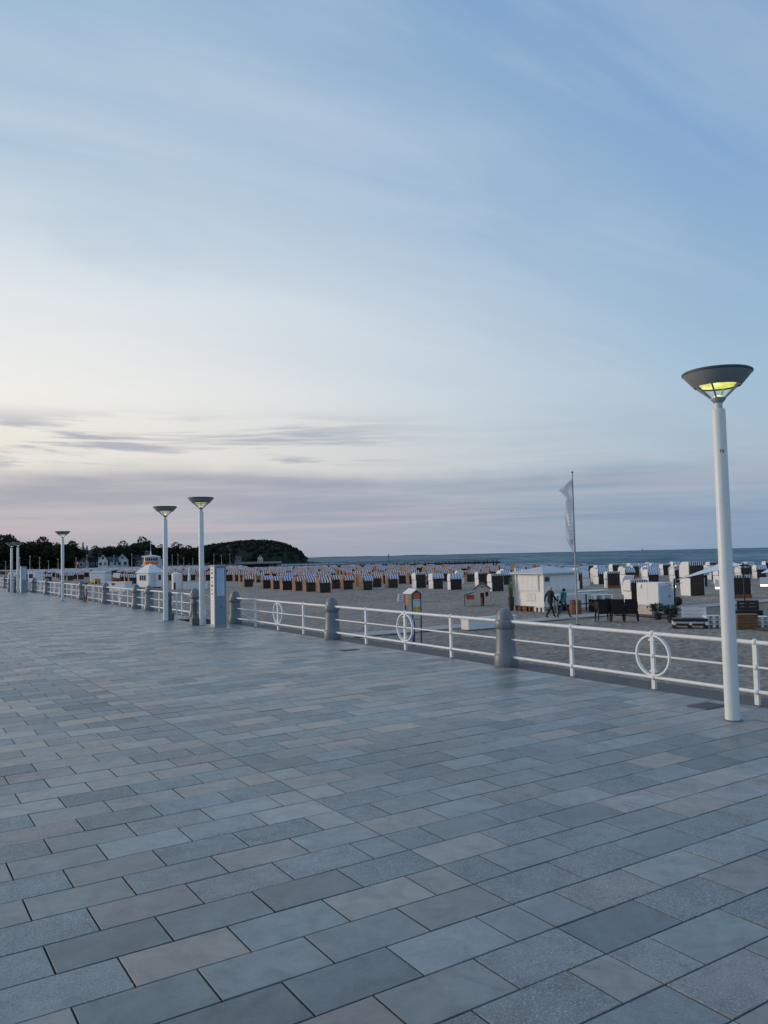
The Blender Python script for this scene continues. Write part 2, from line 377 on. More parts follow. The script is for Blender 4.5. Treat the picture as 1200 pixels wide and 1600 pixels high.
def thing(name, label, cat, loc=(0, 0, 0), rz=0, group=None):
    return tag(link(name, None, None, loc, rz), label, cat, group)
KIDS = {}
def dup(root, loc, rz=0, label=None, group=None, scale=None):
    def cp(o, par):
        c = o.copy(); COL.objects.link(c); c.parent = par
        for ch in o.children: cp(ch, c)
        return c
    c = cp(root, None); c.location = loc; c.rotation_euler = (0, 0, rz)
    if scale: c.scale = scale
    if label: c['label'] = label
    if group: c['group'] = group
    return c
def polar(azd, dist): return Vector((dist*math.sin(R(azd)), dist*math.cos(R(azd)), 0))
BZ = -1.6        # level of the beach

# ------------------------------------------------------------------ setting: promenade
SX0, SX1, PY0, PY1 = -7.0, 9.42, -3.0, 92.0
RAIL_X = 9.52
ST_Y = [(24.15, 26.65), (61.3, 63.4)]      # stair openings
b = MB()
segs = []; y = -60.
for a, c in ST_Y: segs.append((y, a)); y = c
segs.append((y, 140.))
b.mm((-60, -60, -2.6), (8.7, 140, -.012))
paving = tag(b.build('promenade_paving', M_JOINT), kind='structure')
b = MB()
for a, c in segs: b.mm((8.70, a, -2.6), (9.42, c, -.0125))
tag(b.build('promenade_edge_bed', M_JOINT), kind='structure')
b = MB()
for a, c in segs: b.mm((9.421, a, -2.6), (10.05, c, -.004))
wall = tag(b.build('promenade_edge', [M_KERB]), kind='structure')
# paving slabs: running bond, courses across the promenade
def inframe(p):
    v = Vector(p)-Vector((0, 0, 2)); d = v.dot(FW)
    if d < .5: return False
    x = 600+1250*v.dot(RT)/d; yy = 800-1250*v.dot(UP)/d
    return -60 < x < 1260 and yy < 1680
TL, TW, SEAM, GAP = .585, .3475, 3.10, .0105
slabs = []
k0 = int((PY0-4.27)/TW)-1
for k in range(k0, int((PY1-4.27)/TW)):
    y0 = 4.27+TW*k; y1 = y0+TW
    xs = [.775+(TL/2 if k % 2 else 0)+TL*i for i in range(-14, 17)]
    xs = [x for x in xs if SX0 < x < SX1-.05 and abs(x-SEAM) > .05]+[SX0, SX1, SEAM, SEAM-12*TL]
    xs = sorted(xs); xs = [x for i, x in enumerate(xs) if i == 0 or x-xs[i-1] > .06]
    for xa, xb in zip(xs[:-1], xs[1:]):
        if xb > 8.68 and any(a-.02 < y1 and c+.02 > y0 for a, c in ST_Y):
            if xa > 8.6: continue
            xb = 8.69
        slabs.append((xa+GAP/2, xb-GAP/2, y0+GAP/2, y1-GAP/2))
def slab_geo(xa, xb, ya, yb, z=0., tilt=(0, 0)):
    e = .0022; X, Y = (xa+xb)/2, (ya+yb)/2
    f = lambda x, y, dz: (x, y, z+dz+tilt[0]*(x-X)+tilt[1]*(y-Y))
    lo = [(xa, ya), (xb, ya), (xb, yb), (xa, yb)]; hi = [(xa+e, ya+e), (xb-e, ya+e), (xb-e, yb-e), (xa+e, yb-e)]
    vs = [f(x, y, -.02) for x, y in lo]+[f(x, y, -.002) for x, y in lo]+[f(x, y, 0) for x, y in hi]
    fs = [(8, 9, 10, 11)]+[(i, (i+1) % 4, 4+(i+1) % 4, 4+i) for i in range(4)]+[(4+i, 4+(i+1) % 4, 8+(i+1) % 4, 8+i) for i in range(4)]
    return vs, fs
cand = sorted([s for s in slabs if inframe(((s[0]+s[1])/2, (s[2]+s[3])/2, 0))], key=lambda s: ((s[0]+s[1])/2)**2+((s[2]+s[3])/2)**2)
near = set(cand[:300]); cache = {}
far_v = []; far_f = []; far_t = []
for s in slabs:
    tone = random.random(); tl = (random.uniform(-.004, .004), random.uniform(-.005, .005)); dz = random.uniform(-.0014, .0014)
    X, Y = (s[0]+s[1])/2, (s[2]+s[3])/2
    if s in near:
        key = (round(s[1]-s[0], 3), round(s[3]-s[2], 3), random.randrange(4))
        if key not in cache:
            w, h = key[0]/2, key[1]/2; mb = MB(); mb.add(*slab_geo(-w, w, -h, h, 0, tl)); cache[key] = mb.mesh('paving_slab', M_SLAB)
        o = link('paving_slab', cache[key], paving, (X, Y, dz)); o.color = (tone, tone, tone, 1)
    else:
        vs, fs = slab_geo(*s, dz, tl); o_ = len(far_v); far_v += vs; far_f += [[i+o_ for i in f] for f in fs]; far_t += [tone]*len(fs)
me = bpy.data.meshes.new('paving_slabs'); me.from_pydata(far_v, [], far_f); me.materials.append(M_SLABF)
at_ = me.attributes.new('tone', 'FLOAT', 'FACE'); at_.data.foreach_set('value', far_t)
tag(link('paving_slabs', me, paving), kind='stuff')
# drain covers let into the paving
for (x, y, w, d) in ((8.98, 6.5, .42, .30), (8.62, 15.0, .42, .22)):
    b = MB(); b.box((0, 0, .003), (w, d, .012))
    for i in range(6): b.box((-w/2+.05+i*(w-.1)/5, 0, .0095), (.02, d-.06, .004))
    tag(b.build('drain_cover', mat('drain_iron', (.085, .085, .085), .7, .3, 12), None, (x, y, 0)), 'dark metal drain cover let into paving %s' % ('beside the base of the tall lamp post' if y < 10 else 'out in front of the railing'), 'drain cover')

# ------------------------------------------------------------------ setting: beach, sea, land
def shore_x(y):
    if y < 330: return 150+6*math.sin(y*.03)
    if y < 520: t = (y-330)/190; return 150-10*math.sin(t*math.pi/2)+6*math.sin(y*.03)
    if y < 640: t = (y-520)/120; t = t*t*(3-2*t); return 140+t*170
    return 310+min((y-640)*.35, 30)
def beach_z(x, y):
    d = x-(shore_x(y)-32)
    t = max(0, min(1.6, d/40)); z = BZ-t*1.25
    if x < 60 and y < 75 and x > 9.95:
        k = min(1, (60-x)/12, (75-y)/12); z += k*(-.018+.030*noise.noise((x*.95, y*.95, 0))+.020*noise.noise((x*2.4, y*2.4, 5)))
    return z
b = MB(); xs = [9.9]+[10.3+i*.42 for i in range(118)]+[60+i*4 for i in range(18)]+[134+i*3 for i in range(14)]+[180, 210, 250, 300, 360, 420]
ys = [-80+i*8 for i in range(10)]+[i*.45 for i in range(168)]+[76+i*8 for i in range(112)]
vs = [(x, y, beach_z(x, y)) for y in ys for x in xs]; n = len(xs)
b.add(vs, [(j*n+i, j*n+i+1, (j+1)*n+i+1, (j+1)*n+i) for j in range(len(ys)-1) for i in range(n-1)], 0, True)
tag(b.build('beach', M_SAND), kind='structure')
b = MB(); b.add([(-400, -400, -2.75), (9.9, -400, -2.75), (9.9, 2000, -2.75), (-400, 2000, -2.75)], [(0, 1, 2, 3)])
tag(b.build('ground', M_SAND), kind='structure')
b = MB(); b.add([(100, -6000, -3.7), (40000, -6000, -3.7), (40000, 40000, -3.7), (100, 40000, -3.7)], [(0, 1, 2, 3)])
gx = [138.]
while gx[-1] < 2600: gx.append(gx[-1]+max(1.5, (gx[-1]-150)*.016))
gy = [-60.]
while gy[-1] < 700: gy.append(gy[-1]+2.4)
while gy[-1] < 3200: gy.append(gy[-1]+(gy[-1]-690)*.03+2.4)
def wave_h(x, y):
    d = max(0, min(1, (x-shore_x(y)-2)/30)); g_ = min(2.2, .8+(x-150)/700)
    n1 = noise.noise((x*.105+.6*noise.noise((y*.012, x*.01, 4)), y*.020, 0)); n2 = noise.noise((x*.33, y*.11, 7)); n3 = noise.noise((x*.020, y*.008, 3))
    h = (.55*n1+.2*n2)*(1+.7*n3)
    if x > 600: h += .3*noise.noise((x*.03, y*.01, 9))
    return -2.64+h*(.12+.88*d)*g_
vs = [(x, y, wave_h(x, y)) for y in gy for x in gx]; n = len(gx)
b.add(vs, [(j*n+i, j*n+i+1, (j+1)*n+i+1, (j+1)*n+i) for j in range(len(gy)-1) for i in range(n-1)], 0, True)
tag(b.build('sea', M_SEA), kind='structure')
# breaking waves along the shore
b = MB()
for off, amp, w, seed in ((1, .22, 3.0, 0), (13, .30, 2.6, 5), (27, .34, 2.4, 9), (48, .34, 2.2, 12), (78, .3, 2.0, 15)):
    pts = []
    for i in range(240):
        y = -40+i*2.2
        a = amp*max(0, noise.noise((y*.03+seed, seed, 0))*1.6+.35)*(.7+.6*noise.noise((y*.3, seed, 2)))
        pts.append((shore_x(y)+off+3*noise.noise((y*.02, seed, 1)), y, max(a, -.1)))
    for (x, y, a), (x2, y2, a2) in zip(pts[:-1], pts[1:]):
        if a < .04 and a2 < .04: continue
        z = -2.62
        q = lambda X, Y, A: [(X-w, Y, z-.02), (X-w*.35, Y, z+A*.75), (X, Y, z+A), (X+w*.8, Y, z-.02)]
        b.add(q(x, y, max(a, 0))+q(x2, y2, max(a2, 0)), [(0, 1, 5, 4), (1, 2, 6, 5), (2, 3, 7, 6)], 0, True)
tag(b.build('breaking_waves', M_FOAM), 'low white waves breaking along the sandy shore', 'waves', kind='stuff')
# far low coast on the horizon and a ship, haze mixed into their colours
b = MB()
for i in range(60):
    az = 24+i*.45; h = 6+7*noise.noise((i*.23, 3, 1)); p = polar(az, 9000); q = polar(az+.45, 9000); h2 = 6+7*noise.noise(((i+1)*.23, 3, 1))
    fade = max(0, min(1, (51-az)/14)); h = max(.3, h*fade); h2 = max(.3, h2*fade)
    b.add([(p.x, p.y, -3), (q.x, q.y, -3), (q.x, q.y, h2-3), (p.x, p.y, h-3), (p.x*1.05, p.y*1.05, -3), (q.x*1.05, q.y*1.05, -3)], [(0, 1, 2, 3), (3, 2, 5, 4)])
tag(b.build('far_coast', mat('far_coast_haze', (.22, .28, .33), .9, .1, .01)), kind='structure')
t = thing('cargo_ship', 'tiny grey cargo ship far out on the sea horizon', 'ship', tuple(polar(50.6, 5200)+Vector((0, 0, -2.6))), R(-50)); t.scale = (.5, .5, .5)
MB().prism([(-45, 0), (45, 0), (52, 6), (-48, 6)], -7, 7, 0, 'Y').build('hull', mat('ship_hull', (.2, .25, .3), .7), t)
MB().box((-34, 0, 12), (16, 12, 12)).box((-38, 0, 21), (5, 5, 6)).build('bridge', mat('ship_bridge', (.25, .28, .3), .7), t)
MB().box((10, 0, 7.5), (60, 12, 3)).build('cargo', mat('ship_cargo', (.24, .28, .32), .7), t)

# ------------------------------------------------------------------ bollards and railing
prof = [(.205, 0), (.212, .02), (.212, .185), (.203, .205), (.188, .225), (.182, .25), (.172, .42), (.160, .64), (.160, .655)]
bol = thing('bollard', 'thick grey round bollard with domed cap in the promenade railing', 'bollard', (RAIL_X, 10.96, 0), 0, 'grey bollards along the promenade edge')
MB().lathe(prof, n=28).build('shaft', M_GREY, bol)
MB().lathe([(.150, .655), (.166, .665), (.182, .70), (.187, .74), (.187, .795), (.176, .812), (.15, .815)], n=28).build('collar', M_GREY, bol)
MB().lathe([(.152, .815)]+[(.152*math.cos(a), .818+.205*math.sin(a)) for a in [i*math.pi/2/9 for i in range(10)]], n=28).build('dome_cap', M_GREY, bol)
BY = [-8.25, -1.85, 4.55, 17.35, 23.6, 27.3, 32.8, 34.7, 40.05, 45.3, 50.5, 55.5, 60.4, 64.2, 69.6, 75.0, 80.4, 85.8]
BL = {4.55: 'grey domed bollard at the railing beyond the lamp post numbered 15', 17.35: 'grey domed bollard halfway between the information pillar and the planter box', 23.6: 'grey domed bollard right behind the large information pillar', 27.3: 'grey domed bollard on the far side of the first beach stairs',
      32.8: 'grey domed bollard of the close pair, the one nearer the stairs', 34.7: 'grey domed bollard of the close pair, the one nearer the bicycle', 45.3: 'grey domed bollard beside the parked bicycle'}
bol['label'] = 'grey domed bollard beside the long white planter box'
for y in BY: dup(bol, (RAIL_X, y, 0), random.uniform(0, 6), BL.get(y, 'thick grey round bollard with domed cap in the far railing past the bicycle' if y > 0 else 'thick grey round bollard in the railing behind the lamp post numbered 15'))
BY = sorted(BY+[10.96])
def rail_bay(y0, y1, ring=True, posts=3):
    L = y1-y0; t = thing('railing_bay', 'white tubular railing bay with ring ornament between two grey bollards' if ring else 'short plain white tubular railing bay between two close grey bollards', 'railing', (RAIL_X, y0, 0), 0, 'white railing bays along the promenade edge' if ring else None)
    for nm, z, r in (('top_rail', .79, .0285), ('middle_rail', .475, .0155), ('bottom_rail', .165, .0245)):
        MB().tube([(0, .15, z), (0, L-.15, z)], r, 12).build(nm, M_WHITE, t)
    for i in range(posts):
        y = L*(i+1)/(posts+1)
        p = MB().box((0, y, .385), (.045, .058, .77))
        p = p.build('post', M_WHITE, t)
        mb = MB()
        mb.lathe([(.042*math.cos(a), .795+.045*math.sin(a)) for a in [(-.5+i2/8)*math.pi for i2 in range(9)]], (0, y, 0), 12)
        for z, r in ((.475, .034), (.165, .040)): MB().lathe([(.0, z-.03), (r, z-.03), (r, z+.03), (0, z+.03)], (0, y, 0), 10).build('rail_clamp', M_WHITE, p)
        mb.build('ball_cap', M_WHITE, p)
        if ring and i == posts//2:
            g = MB(); n = 36; vs = []; fs = []
            for k in range(n):
                a = 2*math.pi*k/n
                for rr, ww in ((.300, -.026), (.300, .026), (.274, .026), (.274, -.026)): vs.append((ww, y+rr*math.cos(a), .478+rr*math.sin(a)))
            for k in range(n):
                for j in range(4): fs.append((k*4+j, k*4+(j+1) % 4, ((k+1) % n)*4+(j+1) % 4, ((k+1) % n)*4+j))
            g.add(vs, fs, 0, False)
            for z in (.70, .255): g.box((0, y, z), (.07, .10, .022))
            g.build('ring', M_WHITE, t)
    return t
for a, c in zip(BY[:-1], BY[1:]):
    if abs(a-23.6) < .1 or abs(a-60.4) < .1: continue
    o = rail_bay(a, c, c-a > 3, 3 if c-a > 3 else 1)
    lb = {4.55: 'white railing bay with ring, crossing behind the lamp post numbered 15', 10.96: 'white railing bay with ring in front of the roofed notice stand', 17.35: 'white railing bay with ring next to the large grey information pillar',
          27.3: 'white railing bay with ring just beyond the first beach stairs', 40.05: 'white railing bay with the parked bicycle leaning against it', 34.7: 'white railing bay with ring between the short plain bay and the bicycle', 55.5: 'white railing bay with ring just before the second beach stairs', -1.85: 'white railing bay two bays away from the planter box towards open promenade', -8.25: 'last white railing bay of the open promenade end'}.get(a)
    if lb: o['label'] = lb

# ------------------------------------------------------------------ lamp posts
def glass_mat():
    M = bpy.data.materials.new('clear_lamp_glass'); M.use_nodes = True; t = NT(M.node_tree); t.n.clear()
    o = t.new('ShaderNodeOutputMaterial'); tr = t.new('ShaderNodeBsdfTransparent', i_0=(.93, .95, .93, 1)); gl = t.new('ShaderNodeBsdfGlossy', i_1=.08)
    fr = t.new('ShaderNodeFresnel', i_0=1.12); mx = t.new('ShaderNodeMixShader', i_0=fr.outputs[0]); t.l.new(tr.outputs[0], mx.inputs[1]); t.l.new(gl.outputs[0], mx.inputs[2]); t.l.new(mx.outputs[0], o.inputs[0]); return M
M_LGLASS = glass_mat()
def glow_mat():
    M = bpy.data.materials.new('lit_reflector'); M.use_nodes = True; t = NT(M.node_tree); b = t.n['Principled BSDF']
    tc = t.new('ShaderNodeTexCoord').outputs['Object']; n = t.noise(tc, 7., 4, .6, .6)
    e = t.ramp(n, [(.3, (.36, .38, .05)), (.5, (.80, .80, .20)), (.66, (1., 1., .62))])
    t.l.new(e, b.inputs['Emission Color']); b.inputs['Emission Strength'].default_value = 1.15; b.inputs['Base Color'].default_value = (.3, .3, .1, 1); return M
M_GLOW = glow_mat(); M_BULB = emit('lamp_bulb', (.95, .95, .5), .75)
lamp = thing('street_lamp', 'tall white street lamp with the number 15 on its post', 'street lamp', (8.47, 5.8, 0), 0)
p = MB().lathe([(.083, 0), (.083, .02), (.082, .9), (.0745, 3.64), (.070, 3.655), (.04, 3.657)], n=32).build('post', M_LAMPW, lamp)
MB().lathe([(.12, 0), (.12, .006), (.084, .010)], n=32).build('base_flange', M_DGREY, p)
MB().lathe([(.046, 3.65), (.046, 3.735)], n=24).build('neck', mat('pale_neck', (.52, .56, .58), .4, .05), lamp)
MB().lathe([(.052, 3.73), (.088, 3.775), (.088, 3.79), (.05, 3.79)], n=24).build('hub', M_ALU, lamp)
for k in range(4):
    a = R(20+90*k)
    MB().tube([(.078*math.cos(a), .078*math.sin(a), 3.785), (.262*math.cos(a), .262*math.sin(a), 3.945)], .011, 6).build('strut', M_ALU, lamp)
bw = MB().lathe([(.262, 3.925), (.392, 4.075), (.392, 4.093), (.384, 4.095), (.255, 3.94)], n=48, close=False).build('bowl', M_BOWL, lamp)
MB().lathe([(.393, 4.073), (.399, 4.081), (.399, 4.096), (.384, 4.106), (.0, 4.122)], n=48, close=False).build('rim', M_RIM, bw)
MB().lathe([(.0, 3.952), (.235, 3.952), (.258, 3.945)], n=40, close=False).build('reflector', M_GLOW, lamp)
MB().lathe([(.05, 3.79), (.052, 3.80), (.04, 3.815), (.02, 3.82), (0, 3.822)], n=16).build('bulb', M_BULB, lamp)
MB().lathe([(.082, 3.79), (.252, 3.944)], n=40, close=False).build('glass_cone', M_LGLASS, lamp)
# number on the post, wrapped round the paint
ca = math.atan2(-5.8, -8.47)+R(14); g = MB()
def bar(u0, u1, z0, z1):
    vs = []
    for rr in (.0765, .0795):
        for z in (z0, z1):
            for u in (u0, u1):
                a = ca+u/.078; vs.append((rr*math.cos(a), rr*math.sin(a), z))
    g.add(vs, [(0, 1, 3, 2), (4, 6, 7, 5), (0, 4, 5, 1), (2, 3, 7, 6), (0, 2, 6, 4), (1, 5, 7, 3)])
z = 3.13; s_ = .035
bar(-.022, -.014, z, z+s_); bar(-.028, -.022, z+.026, z+.031)
bar(.0, .018, z+s_-.006, z+s_); bar(.0, .006, z+.018, z+s_); bar(.0, .018, z+.015, z+.021); bar(.012, .018, z+.003, z+.018); bar(.0, .018, z, z+.006)
num = g.build('number_mark', M_INK, p)
LL = [((8.52, 23.8), 'white street lamp beside the grey information pillar at the beach stairs', None), ((8.27, 26.6), 'white street lamp on the far side of the beach stairs from the pillar', None),
      ((8.58, 45.5), 'white street lamp standing alone near the parked bicycle', None),
      ((8.55, 61.0), 'white street lamp at the second beach stairs beside its pillar', None), ((8.45, 63.3), 'white street lamp on the far side of the second beach stairs', None)]
for (x, y), lb, gp in LL:
    k_ = {23.8: .955, 26.6: .93, 45.5: .90, 61.0: .86, 63.3: .86}[y]
    o = dup(lamp, (x, y, 0), R(random.uniform(0, 90)), lb, gp, (1, 1, k_))
    for c in list(o.children):
        for cc in list(c.children):
            if cc.name.startswith('number_mark'): bpy.data.objects.remove(cc)

# ------------------------------------------------------------------ stairs, ornate posts, handrails, pillars
def stairs(y0, y1, lab, which):
    t = thing('beach_stairs', 'grey stone stairs down to the beach %s' % lab, 'stairs', (8.7, y0, 0))
    N = 10; W_ = y1-y0
    for i in range(N):
        z = -.16*(i+1)+.0; MB().mm((.3*i+.012, .01, -1.75), (.3*(i+1)+.02-.01, W_-.01, z+.0)).build('step', M_KERB, t)
    for s_, yy in ((0, .12), (1, W_-.12)):
        h = thing('stair_handrail', 'white stair handrail %s, %s' % (['by the large pillar', 'beyond the bicycle'][which], 'pillar side' if s_ == 0 else 'side away from the pillar'), 'handrail', (8.62, y0+yy, 0))
        top = [(.0, 0, .0), (.0, 0, .80), (.03, 0, .87), (.10, 0, .90), (.2, 0, .88)]
        end = (3.0, 0, -.62)
        MB().tube(top+[end, (3.08, 0, -.70), (3.1, 0, -1.6)], .024, 10).build('top_rail', M_WHITE, h)
        for dz in (.33, .62): MB().tube([(.0, 0, .83-dz), (.15, 0, .83-dz), (3.09, 0, -.66-dz)], .016, 8).build('lower_rail', M_WHITE, h)
        for i in (3, 7):
            x = .3*i; zt = .88-(x-.2)*(1.5/2.8); MB().tube([(x+.1, 0, -.16*(i+1)), (x+.1, 0, zt-.06)], .02, 8).build('post', M_WHITE, h)
    return t
stairs(24.15, 26.65, 'beside the large grey information pillar', 0)
stairs(61.3, 63.4, 'beyond the parked bicycle', 1)
orn = thing('ornate_post', 'dark cast iron post with moulded head between lamp and stair handrail', 'post', (8.36, 24.02, 0), 0, 'short cast iron posts at the stair heads')
MB().box((0, 0, .11), (.24, .24, .22)).lathe([(.10, .22), (.085, .25), (.075, .3)], n=16).build('plinth', M_DGREY, orn)
MB().lathe([(.075, .29), (.068, .62), (.09, .64), (.092, .70), (.075, .74), (.072, .80)], n=16).build('shaft', M_DGREY, orn)
MB().lathe([(.07, .80), (.105, .83), (.108, .87), (.08, .91), (.05, .95), (0, .97)], n=16).build('head', M_DGREY, orn)
for p_ in ((8.45, 26.75), (8.4, 61.25), (8.4, 63.9)): dup(orn, (*p_, 0))
def pillar(x, y, lab):
    t = thing('information_pillar', lab, 'pillar', (x, y, 0)); H = 1.80
    MB().box((0, 0, H/2+.03), (.34, .36, H-.06)).build('housing', M_PBLUE, t)
    MB().box((0, 0, .03), (.38, .41, .06)).build('base', M_ALU, t)
    MB().box((0, 0, H+.012), (.37, .40, .03)).build('cap', M_ALU, t)
    for sx in (-1, 1): MB().mm((sx*.172-.012, -.192, .06), (sx*.172+.012, -.171, H-.003)).build('corner_trim', M_ALU, t)
    s = MB().mm((-.177, -.135, .07), (-.169, .16, H-.03)).build('pictogram_panel', M_WHITEF, t)
    PI_ = mat('pictogram_grey', (.20, .21, .23), .7, .1, 9)
    for i, (z, h, w) in enumerate(((1.70, .04, .10), (1.60, .07, .14), (1.46, .06, .16), (1.33, .05, .08), (1.22, .09, .16), (1.10, .04, .09), (.98, .05, .07))):
        q = MB().box((-.180, .015, z), (.006, w, h))
        if i in (1, 2, 4):
            q = MB()
            for k in range(3): q.box((-.180, .015+(k-1)*w/3, z), (.006, w/4.2, h*(.6+.4*((k+i) % 2))))
        q.build('pictogram', PI_, s)
    for i in range(9): MB().box((-.1795, .015, .78-.07*i), (.005, .18, .045)).build('number_tile', M_SIGNW, s)
    l = MB().mm((-.11, -.189, .92), (.125, -.179, H-.06)).build('list_panel', M_LIST, t)
    for i in range(15): MB().mm((-.085, -.192, .98+.048*i), (-.085+random.uniform(.11, .19), -.1885, .990+.048*i)).build('text_line', mat('list_text', (.22, .30, .42), .6), l)
    MB().mm((-.085, -.192, 1.70), (.085, -.1885, 1.715)).build('text_line', MATS['list_text'], l)
    MB().box((.02, -.185, .58), (.03, .012, .05)).build('lock', M_DGREY, t)
pillar(8.74, 23.0, 'tall grey information pillar with pictograms and a pale list panel')
pillar(8.80, 60.2, 'far grey information pillar by the second beach stairs')
# ------------------------------------------------------------------ bicycle leaning at the railing
t = thing('bicycle', 'parked bicycle with dark tyres leaning against the white railing', 'bicycle', (9.14, 42.85, 0), R(90)); t.rotation_euler = (R(4), 0, R(83))
for x in (-.53, .53):
    w = MB().torus((x, 0, .345), .322, .030, n=28, k=6).build('wheel', M_RUBBER, t)
    r_ = MB().torus((x, 0, .345), .300, .010, n=28, k=5)
    for k in range(10):
        a = 2*math.pi*k/10; r_.tube([(x, 0, .345), (x+.3*math.cos(a), 0, .345+.3*math.sin(a))], .003, 3)
    r_.build('rim', M_CHROME, w)
b = MB(); bb = (-.08, 0, .29); seat = (-.22, 0, .80); head = (.38, 0, .82); hd2 = (.41, 0, .70)
for p_ in ([bb, seat], [bb, hd2], [(-.20, 0, .72), head], [bb, (-.53, 0, .345)], [(-.2, 0, .72), (-.53, 0, .345)], [head, hd2]): b.tube(p_, .017, 8)
b.build('frame', mat('bike_frame', (.55, .56, .57), .35), t)
MB().tube([(.37, 0, .9), (.43, 0, .66), (.53, .05, .345)], .014, 6).tube([(.43, 0, .66), (.53, -.05, .345)], .014, 6).build('fork', M_BLACK, t)
MB().tube([(.30, -.33, .98), (.36, -.2, 1.0), (.37, 0, .95), (.36, .2, 1.0), (.30, .33, .98)], .014, 8).tube([(.37, 0, .95), (.38, 0, .84)], .015, 6).build('handlebar', M_BLACK, t)
s = MB().prism([(-.36, .90), (-.08, .88), (-.08, .91), (-.2, .94), (-.36, .95)], -.05, .05, 0, 'Y').tube([(-.24, 0, .9), (-.21, 0, .76)], .013, 6)
s.v = [(v[0], v[1]*(1.6 if v[0] < -.3 else 1), v[2]) for v in s.v]; s.build('saddle', M_BLACK, t)
MB().tube([(-.08, .09, .29), (.0, .09, .14)], .01, 6).tube([(-.08, -.09, .29), (-.16, -.09, .44)], .01, 6).box((.0, .13, .14), (.09, .08, .02)).box((-.16, -.13, .44), (.09, .08, .02)).lathe([(0, 0), (.09, 0), (.09, .01), (0, .01)], (-.08, 0, .29), 16).build('crank', M_BLACK, t)

# ------------------------------------------------------------------ beach chairs (roofed wicker)
M_OW = mat('orange_wicker', (.245, .118, .062), .7, .3, 16, .5, 90, obj_var=.16)
M_OW2 = mat('honey_wicker', (.25, .135, .07), .7, .3, 16, .5, 90, obj_var=.16)
M_WW = mat('white_wicker', (.74, .73, .71), .6, .08, 16, .4, 90, obj_var=.06, dirt=((.55, .53, .5), 4, .3))
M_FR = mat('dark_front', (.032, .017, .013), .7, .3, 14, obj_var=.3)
M_FRS = mat('front_slat', (.055, .034, .026), .6, .3, 14, obj_var=.3)
M_FRO = mat('orange_front', (.30, .085, .03), .7, .25, 12)
M_TRIM = mat('brown_trim', (.10, .035, .02), .6, .2, 12)
M_AR = stripes('red_stripe_cloth', (.88, .82, .76), (.21, .028, .03), 21, 'x')
M_AB = stripes('blue_stripe_cloth', (.82, .83, .84), (.035, .12, .40), 21, 'x')
M_ALB = stripes('pale_blue_stripe_cloth', (.80, .81, .82), (.16, .30, .52), 22, 'x')
M_AG = stripes('grey_stripe_cloth', (.74, .74, .74), (.06, .06, .07), 36, 'x')
M_AS = stripes('red_stripe_front', (.45, .43, .42), (.20, .03, .035), 36, 'x')
def make_korb(label, group, side, awn, front_low, w=1.2, d=.74, h=1.5, awning=True, curtain=None):
    t = thing('beach_chair', label, 'beach chair', (0, 0, 0), 0, group); hw = w/2; hd = d/2
    lo = [(-hd, 0), (hd, 0), (hd+.05, .52*h), (-hd-.01, .52*h)]
    MB().prism(lo, -hw, -hw+.05).prism(lo, hw-.05, hw).prism([(hd-.05, 0), (hd, 0), (hd+.05, .52*h), (hd, .52*h)], -hw+.05, hw-.05).mm((-hw+.05, -hd+.05, .3), (hw-.05, hd-.06, .42)).build('basket', side, t)
    up = [(-hd+.07, .525*h), (hd+.055, .525*h), (hd+.07, .70*h), (hd+.03, .86*h), (hd-.12, .97*h), (hd-.34, h), (-hd+.09, h), (-hd+.05, .96*h)]
    MB().prism(up, -hw-.012, -hw+.04).build('hood_side', side, t); MB().prism(up, hw-.04, hw+.012).build('hood_side', side, t)
    hs = MB(); sp = up[1:7]; ip = [(p[0]-.035*(1 if i < 4 else 0), p[1]-.035*(1 if i > 1 else 0)) for i, p in enumerate(sp)]
    hs.prism(sp+ip[::-1], -hw+.04, hw-.04); hs.build('hood', side, t)
    MB().mm((-hw-.018, -hd+.03, .515*h), (-hw+.03, hd+.06, .54*h)).mm((hw-.03, -hd+.03, .515*h), (hw+.018, hd+.06, .54*h)).build('trim', M_TRIM, t)
    zt = .955*h; 
    g = MB().mm((-hw+.05, -hd-.015, .02), (hw-.05, -hd+.03, zt))  # dark backing, also stands in for the shaded inside of the hood
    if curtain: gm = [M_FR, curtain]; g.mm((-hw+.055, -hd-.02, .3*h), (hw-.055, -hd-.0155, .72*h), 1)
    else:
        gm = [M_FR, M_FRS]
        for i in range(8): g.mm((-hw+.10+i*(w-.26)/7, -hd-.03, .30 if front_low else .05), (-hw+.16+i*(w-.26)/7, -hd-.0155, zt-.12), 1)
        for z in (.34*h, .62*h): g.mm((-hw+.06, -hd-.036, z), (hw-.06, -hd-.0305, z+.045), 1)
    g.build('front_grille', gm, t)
    if front_low: MB().mm((-hw+.002, -hd-.042, .01), (hw-.002, -hd-.0165, .26)).mm((-hw-.004, -hd-.03, .01), (-hw+.045, -hd-.0125, .5*h)).build('footrest_panel', M_FRO, t)
    if awning:
        a = [(hd-.12, .985*h+.012), (hd-.30, h+.014), (-hd+.02, h+.012), (-hd-.22, .76*h), (-hd-.23, .67*h)]
        a2 = [(-hd-.215, .67*h), (-hd-.205, .755*h), (-hd+.02, h-.006), (hd-.30, h+.002), (hd-.12, .985*h)]
        MB().prism(a+a2, -hw-.025, hw+.025).build('awning', awn, t)
    else:
        MB().mm((-hw-.014, -hd-.045, .885*h), (hw+.014, -hd-.02, h-.01)).build('fringe', awn, t)
    return t
GO = 'wicker beach chairs set out in rows on the sand'
